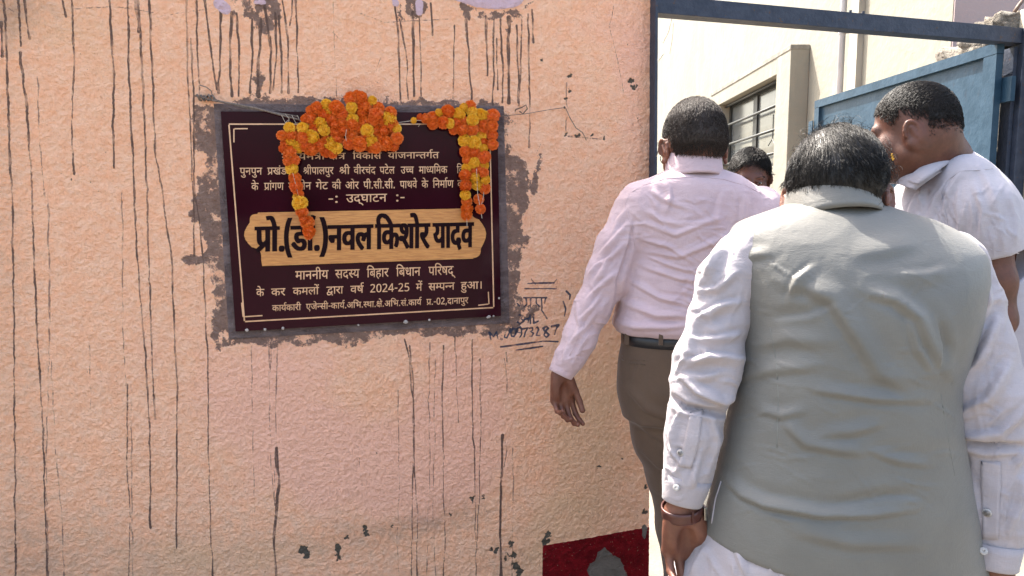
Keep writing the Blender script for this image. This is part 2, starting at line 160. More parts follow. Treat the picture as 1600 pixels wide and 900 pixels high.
GLYPHS="""-185,772 -181,794 -168,813 -151,826 -130,830 -109,826 -91,813 -79,794 -75,772 -79,750 -91,731 -109,718 -130,714 -151,718 -168,731 -181,750;470,218 459,157 424,114 374,88 312,80 231,96 159,144 93,229 29,356 100,382 145,287 193,214 246,168 305,153 340,157 367,170 385,193 391,227 386,262 370,293 347,321 318,347 290,343 260,341 255,411 313,418 352,435 373,461 380,494 374,525 356,546 331,558 302,562 267,560 235,552 204,540 171,525 146,594 175,608 210,620 252,629 298,632 367,622 418,593 449,549 459,495 442,426 392,375 402,365 412,355 450,351 486,350 516,351 543,353 568,357 594,363 594,551 521,551 521,622 779,622 779,551 675,551 675,0 594,0 594,290 570,285 547,282 523,280 498,279 479,280 455,282 466,251;470,218 459,157 424,114 374,88 312,80 231,96 159,144 93,229 29,356 100,382 145,287 193,214 246,168 305,153 340,157 367,170 385,193 391,227 386,262 370,293 347,321 318,347 290,343 260,341 255,411 313,418 352,435 373,461 380,494 374,525 356,546 331,558 302,562 267,560 235,552 204,540 171,525 146,594 175,608 210,620 252,629 298,632 367,622 418,593 449,549 459,495 442,426 392,375 402,365 412,355 450,351 486,350 516,351 543,353 568,357 594,363 594,551 521,551 521,622 1038,622 1038,551 934,551 934,0 853,0 853,551 675,551 675,0 594,0 594,290 570,285 547,282 523,280 498,279 479,280 455,282 466,251;0,622 563,622 563,551 453,551 477,510 485,464 465,385 406,328 440,293 470,254 492,207 499,152 493,106 476,68 450,38 415,17 374,4 328,0 272,8 220,30 169,71 120,130 74,210 29,313 100,338 129,265 162,200 196,148 234,108 276,82 320,74 357,79 388,92 407,119 414,160 408,199 392,236 365,269 329,301 298,296 264,294 259,364 323,372 368,390 395,420 404,463 400,491 389,516 372,536 351,551 0,551;568,551 474,551 474,380 472,334 466,299 456,271 441,246 393,208 323,192 307,266 327,270 344,276 359,282 370,292 380,305 388,322 392,345 393,380 393,551 160,551 160,353 161,311 163,278 168,252 176,230 188,212 206,196 230,179 260,160 370,98 424,63 460,30 479,-7 486,-53 482,-92 470,-128 454,-160 439,-184 367,-142 380,-121 392,-100 400,-77 403,-55 401,-37 395,-22 383,-6 363,10 333,31 290,56 203,106 167,129 136,154 112,180 95,212 83,256 79,316 79,551 0,551 0,622 568,622;470,218 459,157 424,114 374,88 312,80 231,96 159,144 93,229 29,356 100,382 145,287 193,214 246,168 305,153 340,157 367,170 385,193 391,227 386,262 370,293 347,321 318,347 290,343 260,341 255,411 313,418 352,435 373,461 380,494 374,525 356,546 331,558 302,562 267,560 235,552 204,540 171,525 146,594 175,608 210,620 252,629 298,632 367,622 418,593 449,549 459,495 442,426 392,375 402,365 412,355 450,351 486,350 516,351 543,353 568,357 594,363 594,551 521,551 521,622 1038,622 1038,551 934,551 934,0 853,0 853,551 675,551 675,0 594,0 594,290 570,285 547,282 523,280 498,279 479,280 455,282 466,251|854,615 833,686 812,740 791,778 767,804 740,818 708,823 687,822 669,818 653,814 638,809 614,882 656,892 705,896 755,890 798,870 836,836 870,784 900,711 929,615;777,551 452,551 452,349 505,386 569,399 628,389 675,358 706,307 716,239 712,192 701,141 681,90 651,39 579,80 602,114 620,154 632,196 636,237 631,278 616,307 593,324 562,330 508,312 452,258 452,0 371,0 371,174 344,154 312,136 272,122 226,118 180,123 138,137 100,161 71,194 52,238 46,290 60,362 101,417 164,452 244,464 268,463 296,460 321,457 339,454 333,381 315,385 292,388 269,390 249,391 198,384 159,365 135,334 127,292 135,246 158,214 190,194 228,188 270,193 306,209 340,232 371,260 371,551 0,551 0,622 777,622;729,551 729,0 648,0 648,45 611,28 572,16 530,9 488,7 382,20 282,60 183,132 85,239 62,271 49,296 42,318 40,338 44,358 55,376 75,389 104,393 127,390 148,382 165,368 181,350 199,372 210,398 215,428 217,458 216,483 214,508 209,530 201,551 0,551 0,622 833,622 833,551|534,232 568,236 598,246 625,262 648,280 648,551 281,551 294,509 298,458 289,384 263,328 221,285 166,253 238,179 314,124 396,90 490,79 532,82 572,89 610,102 648,122 648,198 623,185 593,174 559,166 521,164 476,169 436,184 403,207 378,238 361,276 356,319 368,384 404,432 460,463 531,473 550,472 575,470 599,467 616,463 610,394 594,398 576,401 558,403 540,404 497,398 464,382 444,354 437,316 444,279 464,252 496,237;208,551 208,234 205,211 196,193 180,182 160,178 134,183 106,199 81,222 60,250 46,280 41,308 44,329 54,345 73,356 102,359 127,359 127,551 0,551 0,622 578,622 578,551 474,551 474,0 393,0 393,551;605,551 502,551 502,0 421,0 421,166 388,148 352,132 310,122 259,118 189,128 134,158 98,206 86,266 88,294 96,320 109,344 128,366 92,389 65,420 48,457 42,497 44,526 52,551 0,551 0,622 605,622|167,269 174,233 195,208 227,193 267,188 316,193 358,210 393,233 421,260 421,551 145,551 128,525 123,494 128,461 144,437 169,421 200,412 230,417 263,419 288,418 308,417 302,347 295,348 287,348 280,348 273,348 229,343 196,328 174,303;649,551 545,551 545,0 465,0 465,165 436,148 403,133 364,122 317,118 247,129 190,161 153,211 141,275 144,303 154,330 168,353 185,371 38,369 38,441 331,441 349,441 367,440 382,440 389,440 382,370 350,370 298,364 256,346 230,315 221,274 228,236 250,210 281,193 317,188 363,193 402,210 436,233 465,260 465,551 0,551 0,622 649,622;653,551 653,0 572,0 572,370 435,370 400,371 378,373 410,340 436,303 452,262 458,218 453,176 438,141 414,114 384,95 348,84 310,80 258,88 209,110 162,151 117,212 74,294 31,401 102,426 149,308 198,222 250,170 306,153 335,157 358,170 374,193 379,227 371,270 348,310 314,346 273,377 302,441 572,441 572,551 0,551 0,622 757,622 757,551;519,551 371,551 371,349 316,349 272,347 236,341 206,331 181,318 140,273 126,215 132,171 148,136 173,108 206,89 243,78 283,74 333,77 375,86 414,101 455,121 482,47 437,29 388,14 338,3 286,0 221,6 162,26 114,58 77,101 54,155 46,220 54,280 80,330 119,369 170,397 227,414 288,420 290,420 290,551 0,551 0,622 519,622;358,222 329,220 300,215 272,207 248,197 205,228 169,263 145,304 137,352 140,378 147,400 159,418 174,433 199,448 228,458 264,463 308,465 401,465 401,551 0,551 0,622 592,622 592,551 482,551 482,394 298,394 272,393 254,391 242,387 232,381 221,366 217,347 220,325 231,306 246,291 261,277 309,290 362,294 430,285 485,256 522,212 534,154 522,93 485,44 424,11 337,0 244,11 162,44 89,94 25,158 86,207 144,148 202,106 266,82 337,74 424,94 453,152 447,183 428,204 399,218;634,551 634,0 553,0 553,551 420,551 420,321 418,282 412,250 401,222 385,198 361,176 331,160 294,149 251,146 170,161 114,205 99,231 88,263 81,303 79,352 79,551 0,551 0,622 737,622 737,551|249,217 293,225 321,249 330,267 336,288 338,315 339,353 339,551 160,551 160,353 161,318 164,291 170,270 178,251 190,237 206,226 225,219;481,551 481,0 400,0 400,328 291,328 238,326 200,322 172,313 150,299 132,274 126,237 135,189 163,142 208,94 271,40 217,-12 173,28 132,68 96,109 68,151 51,195 45,242 48,275 58,305 74,330 93,351 125,373 163,388 211,396 272,399 400,399 400,551 0,551 0,622 584,622 584,551;553,551 553,0 472,0 472,180 440,162 403,146 359,136 308,132 229,144 164,180 114,240 83,322 164,346 216,378 245,418 255,467 249,511 232,542 205,562 171,568 148,565 130,556 118,541 114,521 134,480 195,461 187,391 129,405 84,430 56,468 46,519 55,568 82,604 123,625 172,632 212,628 250,614 285,592 312,561 330,520 336,469 326,402 296,349 248,307 182,274 206,243 234,220 268,207 314,203 362,208 403,223 439,246 472,275 472,551 390,551 390,622 656,622 656,551;413,-58 392,-24 373,11 356,44 342,73 330,71 316,70 302,68 287,68 245,71 202,78 162,92 124,112 92,140 68,176 51,219 46,272 50,313 62,348 79,377 102,401 139,426 183,443 234,453 290,456 295,456 295,551 0,551 0,622 534,622 534,551 376,551 376,385 327,385 275,383 234,378 201,369 173,355 153,338 138,317 129,292 126,262 136,214 166,174 216,149 287,140 293,140 299,140 305,140 312,141 308,160 306,176 311,206 327,226 349,236 373,240 411,234 438,216 455,190 461,162 457,134 446,112 430,97 410,86 423,62 438,36 457,9 480,-24;630,551 526,551 526,0 445,0 445,150 413,132 378,116 336,106 283,103 213,113 158,144 123,191 111,251 113,278 120,303 132,327 148,348 105,370 72,402 49,442 42,493 52,548 83,592 130,622 187,632 236,625 276,604 302,572 311,531 301,486 271,443 210,482 219,492 226,504 229,515 230,526 228,541 220,554 206,565 184,568 158,562 136,546 121,521 116,489 120,460 132,438 149,421 172,409 197,402 223,397 254,403 288,405 300,405 312,404 324,403 333,402 326,332 319,333 312,333 304,333 298,333 253,328 220,312 198,288 191,254 198,218 220,193 252,178 292,173 341,178 382,194 416,218 445,245 445,551 383,551 383,622 630,622;0,622 569,622 569,551 466,551 466,0 385,0 385,298 204,298 204,244 200,220 190,202 174,192 153,188 128,193 102,209 77,232 56,260 42,290 37,318 40,339 50,355 69,366 98,369 385,369 385,551 0,551;479,551 479,0 398,0 398,191 368,174 335,159 298,149 254,146 216,149 182,160 152,175 128,194 106,223 91,258 82,301 79,358 79,551 0,551 0,622 583,622 583,551|398,551 160,551 160,369 161,332 163,304 167,282 172,266 180,252 190,240 220,223 263,217 302,222 338,236 370,256 398,280;585,551 482,551 482,0 401,0 401,165 371,148 336,132 293,122 241,118 188,123 140,139 101,164 71,198 52,238 46,286 61,362 106,418 176,452 265,464 280,464 299,462 319,461 338,459 356,457 369,454 363,385 342,389 318,392 293,394 268,395 248,394 230,392 365,224 384,239 401,256 401,551 0,551 0,622 585,622|127,287 135,242 160,210 198,190 242,184 260,185 276,187 293,190 308,195 168,370 137,335;174,632 209,629 240,622 267,607 291,586 307,563 320,533 329,492 332,437 332,321 533,321 533,551 402,551 402,622 717,622 717,551 614,551 614,0 533,0 533,250 332,250 332,213 328,185 318,166 302,155 283,151 264,154 243,164 223,178 204,196 188,216 175,237 167,258 164,278 167,295 178,308 196,318 224,321 253,321 253,426 252,468 248,498 242,520 232,538 206,560 169,568 145,565 128,555 118,540 114,521 120,496 138,478 169,466 218,460 210,389 143,401 90,426 57,464 46,520 56,571 84,606 126,625;509,551 509,0 428,0 428,250 207,250 207,213 203,185 192,166 177,155 159,151 140,154 119,164 99,178 80,196 64,216 50,237 42,258 39,278 42,295 52,308 71,318 100,321 126,321 126,551 0,551 0,622 612,622 612,551|428,551 207,551 207,321 428,321;595,622 595,551 491,551 491,0 410,0 410,179 379,162 343,146 301,136 253,132 172,147 108,192 62,263 38,353 92,369 130,390 152,418 160,457 157,484 148,509 136,532 123,551 0,551 0,622|129,301 152,258 180,228 215,209 259,203 306,208 346,224 380,247 410,274 410,551 211,551 233,498 240,445 212,355;395,42 341,-12 284,37 230,87 181,136 138,181 102,222 75,256 57,284 46,305 42,323 40,340 44,358 55,376 75,389 104,393 127,390 148,382 165,368 181,349 215,372 238,399 252,431 256,468 255,491 251,514 246,534 239,551 0,551 0,622 424,622 424,551 320,551 332,510 336,458 330,407 314,365 288,330 254,300 213,276 167,254 216,201 272,146 332,93;0,551 0,622 693,622 693,551 589,551 589,0 508,0 508,355 502,356 494,356 470,353 445,344 420,327 397,300 375,262 356,208 279,232 293,275 311,313 287,329 263,342 238,350 209,353 174,347 148,330 131,304 126,271 131,234 148,198 174,163 210,126 255,86 309,40 255,-12 200,37 149,84 106,129 73,176 52,224 45,275 51,323 70,362 97,390 131,410 168,422 204,426 246,422 284,412 320,394 354,370 419,412 499,426 504,426 508,426 508,551;571,551 467,551 467,0 387,0 387,165 358,148 324,132 282,122 233,118 182,123 137,139 99,164 70,198 52,238 46,286 60,362 104,418 170,452 255,464 270,464 288,462 307,461 326,459 342,457 354,454 349,381 329,385 306,388 282,390 259,391 204,384 162,364 136,331 127,287 135,243 158,212 193,194 235,188 283,194 324,210 359,234 387,260 387,551 0,551 0,622 571,622;122,189 90,193 64,206 46,227 40,255 44,280 58,299 78,310 104,314 122,312 142,306 164,295 191,276 236,299 273,335 297,384 305,443 298,493 276,532 242,558 199,566 172,563 153,552 142,537 138,516 140,500 148,484 162,467 186,454 221,444 270,440 253,370 171,385 112,418 78,463 66,517 75,563 102,600 145,624 204,632 250,627 292,610 329,584 358,546 378,499 384,440 375,374 350,312 308,260 254,221 298,180 341,134 380,88 414,43 350,-1 301,65 258,118 217,160 179,194 151,190|591,551 591,0 510,0 510,551 421,551 421,622 695,622 695,551;593,622 593,551 489,551 489,0 408,0 408,191 376,175 341,160 301,150 254,146 216,149 182,160 152,175 128,194 106,223 91,258 82,301 79,358 79,551 0,551 0,622|408,551 205,551 408,287|189,240 219,223 262,217 288,219 313,225 337,234 360,245 159,507 159,369 160,332 162,304 166,282 172,266 179,252;587,551 587,0 506,0 506,266 477,258 448,254 416,252 380,251 337,253 292,258 248,267 212,277 191,264 167,253 212,200 264,146 320,92 380,42 326,-12 272,37 220,87 174,136 133,181 99,222 73,256 55,284 46,305 41,323 40,340 44,358 55,376 75,389 104,393 127,390 148,382 165,368 181,350 199,372 210,398 215,428 217,458 216,486 212,512 207,534 201,551 0,551 0,622 691,622 691,551|369,322 406,323 440,326 472,331 506,339 506,551 281,551 288,532 293,511 297,486 298,458 296,419 288,385 277,356 262,333 315,325;321,69 354,82 380,98 397,120 403,148 396,182 374,208 336,224 280,229 219,222 174,200 147,167 138,124 141,94 150,64 167,33 196,0 241,-40 302,-89 248,-142 167,-73 108,-9 70,57 58,130 62,166 74,198 92,225 115,248 97,268 82,292 72,320 69,352 72,378 79,400 91,418 106,433 131,448 158,458 191,463 229,465 361,465 361,551 0,551 0,622 546,622 546,551 442,551 442,394 230,394 204,393 186,391 174,387 164,381 153,366 149,347 152,328 159,312 170,297 183,284 232,296 284,300 347,295 396,279 434,255 460,224 476,190 481,153 472,100 447,57 405,24 348,2;170,551 170,0 89,0 89,551 0,551 0,622 273,622 273,551;89,551 0,551 0,622 80,622 69,645 60,669 55,695 53,724 68,794 111,849 179,884 266,896 399,877 516,820 618,730 704,615 620,615 459,772 283,824 221,817 174,794 144,760 134,714 136,686 144,662 154,640 165,622 273,622 273,551 170,551 170,0 89,0;-185,615 -200,649 -211,682 -218,714 -220,748 -210,807 -178,854 -128,886 -61,896 -6,889 39,868 76,831 108,778 136,709 163,622 273,622 273,551 170,551 170,0 89,0 89,551 0,551 0,622 87,622 58,712 28,776 -8,813 -57,825 -92,819 -118,800 -134,771 -139,733 -136,701 -129,672 -118,644 -105,615;-248,-12 -193,5 -136,11 -69,1 -20,-28 12,-72 22,-129 10,-184 -24,-229 -81,-258 -157,-268 -247,-256 -324,-222 -392,-168 -455,-100 -394,-57 -356,-101 -320,-136 -284,-163 -246,-182 -204,-192 -157,-196 -78,-178 -51,-122 -57,-93 -76,-73 -102,-61 -131,-57 -157,-58 -180,-62 -201,-69 -222,-79;-169,615 -190,686 -210,740 -232,778 -256,804 -283,818 -315,823 -336,822 -354,818 -370,814 -385,809 -409,882 -367,892 -318,896 -268,890 -224,870 -187,836 -154,784 -123,711 -94,615;170,551 170,0 89,0 89,551 0,551 0,622 273,622 273,551|298,863 267,778 222,722 162,690 91,680 24,691 -35,724 -84,781 -123,863 -52,887 -24,826 8,783 46,758 94,749 144,758 178,786 203,830 222,889;170,551 170,0 89,0 89,551 0,551 0,622 273,622 273,551|90,615 69,686 48,740 27,778 3,804 -24,818 -56,823 -77,822 -95,818 -111,814 -126,809 -150,882 -108,892 -59,896 -9,890 34,870 72,836 106,784 136,711 165,615;-179,-44 -156,-40 -131,-39 -67,-45 -12,-64 35,-94 78,-133 116,-178 151,-227 94,-268 44,-199 -6,-150 -61,-122 -125,-113 -137,-113 -148,-114 -158,-116 -167,-118;194,622 275,622 275,0 194,0;623,551 623,0 542,0 542,325 510,312 476,302 436,295 390,293 342,296 298,303 259,314 225,326 184,298 153,270 134,242 128,208 130,188 138,168 152,149 174,134 205,123 247,120 258,120 269,121 264,139 263,157 268,184 283,202 304,213 328,216 364,210 391,190 408,164 413,136 410,111 400,92 385,78 365,66 383,44 402,22 423,1 448,-24 390,-65 364,-34 338,-4 316,26 298,53 286,51 272,50 258,50 245,50 190,55 141,70 101,95 71,126 52,164 46,205 55,255 80,296 119,331 164,361 125,392 97,426 80,464 74,507 84,556 114,596 164,623 231,632 289,625 338,603 371,566 382,515 376,471 359,434 332,402 295,373 315,369 336,366 357,364 379,364 423,367 464,374 504,389 542,411 542,551 453,551 453,622 727,622 727,551|153,502 158,471 174,442 198,418 228,399 284,450 303,506 299,528 286,548 263,562 229,566 198,562 174,549 158,529;-190,615 -209,651 -226,688 -236,726 -240,762 -229,821 -196,862 -146,888 -85,896 -54,894 -26,890 -1,882 21,872 -1,806 -18,814 -37,821 -57,826 -78,827 -113,821 -139,804 -155,779 -160,747 -157,714 -146,682 -130,650 -108,615;700,74 657,50 610,28 555,12 488,7 382,20 282,60 183,132 85,239 62,271 48,296 42,318 40,338 44,358 55,376 75,389 104,393 127,390 148,382 165,368 181,350 199,372 210,398 215,428 217,458 213,507 201,551 0,551 0,622 663,622 663,551 282,551 288,532 294,510 297,486 298,458 289,384 263,328 221,285 166,253 238,179 314,124 396,90 490,79 539,82 585,93 630,112 676,140|673,215 642,195 606,178 565,168 521,164 476,169 436,184 403,207 378,238 361,276 356,319 368,384 404,432 460,463 531,473 550,472 575,470 599,467 616,463 610,394 594,398 576,401 558,403 540,404 497,398 464,382 444,354 437,316 444,279 464,252 496,237 534,232 568,236 598,246 625,262 648,280;482,178 443,149 400,125 348,108 283,103 213,113 158,144 123,191 111,251 113,278 120,303 132,327 148,348 105,370 72,402 49,442 42,493 52,548 83,592 130,622 187,632 236,625 276,604 302,572 311,531 301,486 271,443 210,482 219,492 226,504 229,515 230,526 228,541 220,554 206,565 184,568 158,562 136,546 121,521 116,489 120,460 132,438 149,421 172,409 197,402 223,397 254,403 288,405 300,405 312,404 324,403 333,402 326,332 319,333 312,333 304,333 298,333 253,328 220,312 198,288 191,254 198,218 220,193 252,178 292,173 341,178 382,195 416,218 445,245;0,622 373,622 373,551 0,551|204,298 204,244 200,220 190,202 174,192 153,188 128,193 102,209 77,232 56,260 42,290 37,318 40,339 50,355 69,366 98,369 385,369 385,298;369,322 398,323 425,324 451,328 478,332 486,260 461,256 435,253 408,252 380,251 337,253 292,258 248,267 212,277 191,264 167,253 212,200 264,146 320,92 380,42 326,-12 272,37 220,87 174,136 133,181 99,222 73,256 55,284 46,305 41,323 40,340 44,358 55,376 75,389 104,393 127,390 148,382 165,368 181,350 199,372 210,398 215,428 217,458 216,486 212,512 207,534 201,551 0,551 0,622 403,622 403,551 281,551 288,532 293,511 297,486 298,458 296,419 288,385 277,356 262,333 315,325;127,65 80,132 326,281 287,327 254,358 220,374 181,380 153,378 124,372 93,361 55,343 27,417 62,432 98,444 137,453 179,456 217,453 251,444 283,427 314,402 346,369 382,326 382,551 0,551 0,622 566,622 566,551 463,551 463,0 382,0 382,234;45,53 214,153 166,168 128,194 106,223 91,258 82,301 79,358 79,551 0,551 0,622 583,622 583,551 479,551 479,0 398,0 398,193 92,-13|398,551 160,551 160,369 161,332 163,304 167,282 172,266 180,252 190,240 220,223 262,217 300,222 337,236 370,256 398,280;243,40 195,107 447,258 392,270 342,284 297,298 257,314 213,286 168,258 123,229 76,202 28,270 68,290 108,312 146,333 183,354 138,392 110,428 94,465 89,503 100,552 132,594 182,622 247,632 307,623 356,596 388,553 399,500 393,459 376,422 351,390 319,361 367,345 423,330 482,318 537,310 537,551 461,551 461,622 722,622 722,551 618,551 618,0 537,0 537,234|168,497 172,472 185,446 209,419 248,393 277,416 300,442 313,470 318,500 313,530 298,550 274,562 244,566 216,562 192,549 174,528;284,300 348,295 398,280 436,257 462,228 476,195 481,160 473,112 450,73 412,42 360,18 333,85 362,97 384,112 399,132 404,157 397,187 376,210 338,224 282,229 216,222 172,202 146,172 138,135 141,111 148,86 165,60 192,32 234,2 292,-31 309,-30 325,-29 392,-39 442,-68 473,-112 483,-169 471,-224 436,-269 380,-298 304,-308 214,-296 136,-262 69,-208 6,-140 67,-97 105,-141 141,-176 177,-203 216,-222 257,-232 304,-236 384,-218 410,-162 404,-133 386,-113 359,-101 330,-97 304,-98 282,-102 260,-109 239,-119 223,-79 147,-26 96,26 68,79 58,137 62,170 73,200 90,227 113,249 96,269 82,292 72,320 69,352 72,378 79,400 91,418 106,433 131,448 158,458 191,463 229,465 361,465 361,551 0,551 0,622 546,622 546,551 442,551 442,394 230,394 204,393 186,391 174,387 164,381 153,366 149,347 151,329 158,312 169,298 182,285 231,296;-169,615 -190,686 -210,740 -232,778 -256,804 -283,818 -315,823 -336,822 -354,818 -370,814 -385,809 -409,882 -367,892 -318,896 -268,890 -224,870 -187,836 -154,784 -123,711 -94,615|-113,821 -109,843 -96,862 -79,875 -58,879 -37,875 -18,862 -6,843 -2,821 -6,799 -18,780 -37,767 -58,763 -79,767 -96,780 -109,799;170,551 170,0 89,0 89,551 0,551 0,622 273,622 273,551|90,615 69,686 48,740 27,778 3,804 -24,818 -56,823 -77,822 -95,818 -111,814 -126,809 -150,882 -108,892 -59,896 -9,890 34,870 72,836 106,784 136,711 165,615|146,821 150,843 162,862 180,875 201,879 222,875 240,862 253,843 257,821 253,799 240,780 222,767 201,763 180,767 162,780 150,799;0,622 1013,622 1013,551 909,551 909,0 829,0 829,165 800,148 767,133 728,122 681,118 611,129 554,161 517,211 505,275 508,303 518,330 532,353 549,371 412,369 412,441 695,441 713,441 731,440 746,440 753,440 746,370 714,370 662,364 620,346 594,315 585,274 592,236 614,210 645,193 681,188 727,193 766,210 800,233 829,260 829,551 0,551|505,198 485,182 460,164 432,146 398,132 360,121 317,118 247,129 190,161 153,211 141,275 144,303 154,330 168,353 185,371 38,369 38,441 320,441 338,441 356,440 370,440 378,440 371,370 350,370 298,364 256,346 230,315 221,274 228,236 250,210 281,193 317,188 363,193 402,210 435,233 465,260;227,-125 174,-120 129,-104 92,-80 64,-48 46,-10 40,33 48,87 73,132 112,165 163,187 150,227 146,272 150,313 162,348 179,377 202,401 239,426 284,443 334,453 390,456 395,456 395,551 0,551 0,622 634,622 634,551 476,551 476,385 427,385 375,383 334,378 301,369 273,355 238,316 227,262 237,214 266,174 317,149 390,140 394,140 399,140 404,140 411,141 407,160 406,176 411,206 427,226 449,236 473,240 511,234 538,216 555,190 561,162 557,133 544,112 525,95 501,83 585,-138 516,-166 459,-6 414,-51 362,-90 301,-116|119,34 127,-8 152,-36 188,-51 229,-56 271,-51 309,-37 343,-16 374,11 403,41 428,72 418,71 409,70 401,70 394,70 346,73 296,83 250,100 210,127 174,114 145,94 126,67;264,-11 188,-1 128,29 90,76 77,136 85,186 108,230 82,254 61,282 47,314 42,352 44,378 52,400 64,418 79,433 104,448 131,458 163,463 202,465 270,465 270,551 0,551 0,622 699,622 699,551 595,551 595,-12 514,-12 514,101 488,76 456,51 419,27 374,7 323,-6|514,551 351,551 351,394 203,394 176,393 159,391 147,387 137,381 126,366 122,347 125,326 134,308 148,291 166,277 218,294 277,300 292,300 309,298 328,297 346,295 361,293 373,290 367,218 348,221 327,224 305,226 282,227 228,221 189,204 166,177 158,141 165,104 188,79 222,64 265,59 339,70 403,101 460,150 514,211;826,551 826,0 745,0 745,191 715,174 682,159 645,149 601,146 563,149 528,160 499,175 475,194 454,220 440,250 207,250 207,213 203,185 192,166 177,155 159,151 140,154 119,164 99,178 80,196 64,216 50,237 42,258 39,278 42,295 52,308 71,318 100,321 126,321 126,551 0,551 0,622 930,622 930,551|207,321 427,321 426,339 426,358 426,551 207,551|745,551 507,551 507,369 508,332 510,304 514,282 520,266 527,252 537,240 567,223 610,217 649,222 685,236 718,256 745,280;380,42 326,-12 272,37 220,87 174,136 133,181 99,222 73,256 55,284 46,305 41,323 40,340 44,358 55,376 75,389 104,393 127,390 148,382 165,368 181,350 199,372 210,398 215,428 217,458 216,486 212,512 207,534 201,551 0,551 0,622 494,622 522,630 552,632 592,628 630,614 665,592 692,561 710,520 716,469 706,402 676,349 628,307 562,274 586,243 614,220 648,207 694,203 742,208 783,223 819,246 852,275 852,551 770,551 770,622 1036,622 1036,551 933,551 933,0 852,0 852,180 820,162 783,146 739,136 688,132 623,140 566,164 519,204 484,259 434,253 380,251 337,253 292,258 248,267 212,277 191,264 167,253 212,200 264,146 320,92|369,322 408,323 444,325 480,330 519,337 573,361 608,390 628,425 635,467 629,511 612,542 585,562 551,568 528,565 510,556 498,541 494,521 514,480 575,461 567,391 509,405 464,430 436,468 426,519 427,536 430,551 281,551 288,532 293,511 297,486 298,458 296,419 288,385 277,356 262,333 315,325;213,-165 148,-55 103,68 77,201 68,337 77,474 102,604 147,724 213,832 294,832 234,721 190,599 162,470 153,336 162,204 189,74 234,-51 295,-165;60,-165 120,-54 164,69 191,198 200,330 191,463 164,594 120,718 59,832 141,832 206,722 251,598 277,465 286,329 277,193 251,63 206,-58 141,-165;46,-129 61,-68 74,-3 86,60 95,116 192,116 199,105 183,50 162,-11 138,-72 113,-129;49,338 291,338 291,256 49,256;72,54 76,86 90,106 110,117 133,121 157,117 178,106 191,86 196,54 191,23 178,2 157,-10 133,-14 110,-10 90,2 76,23;275,-10 175,14 104,88 62,204 48,358 54,466 70,556 100,628 143,682 201,714 275,725 376,701 448,628 490,513 504,358 498,251 482,160 452,88 408,34 350,1|275,66 339,84 382,138 406,229 414,358 406,486 382,576 339,631 275,649 211,631 169,576 146,486 138,358 146,230 169,139 211,84;47,76 218,262 263,312 302,357 332,399 355,440 369,483 374,530 366,580 342,618 305,641 259,649 215,644 176,630 139,608 104,582 54,640 96,672 144,700 199,718 260,724 344,711 409,673 450,612 464,533 458,480 442,429 416,380 382,332 340,283 293,231 156,85 156,81 492,81 492,0 47,0;341,160 11,160 11,238 335,718 427,718 427,241 531,241 531,160 427,160 427,0 341,0|341,241 341,415 341,453 342,492 344,532 346,568 347,601 347,626 343,626 334,605 323,581 310,557 299,538 98,241;238,-10 189,-8 142,0 100,12 64,29 64,113 88,99 116,88 148,78 180,72 212,67 240,66 309,75 360,103 393,150 404,219 393,281 361,326 308,354 236,363 208,362 176,358 146,354 123,350 79,378 106,714 443,714 443,633 183,633 164,428 183,432 208,435 236,437 266,438 328,432 382,414 429,385 464,344 487,292 495,229 478,129 429,54 348,6;147,414 123,418 103,430 90,451 85,482 90,514 103,535 123,546 147,550 171,546 191,535 204,514 209,482 204,451 191,430 171,418|147,-14 123,-10 103,2 90,23 85,54 90,86 103,107 123,118 147,122 171,118 191,107 204,86 209,54 204,23 191,2 171,-10"""
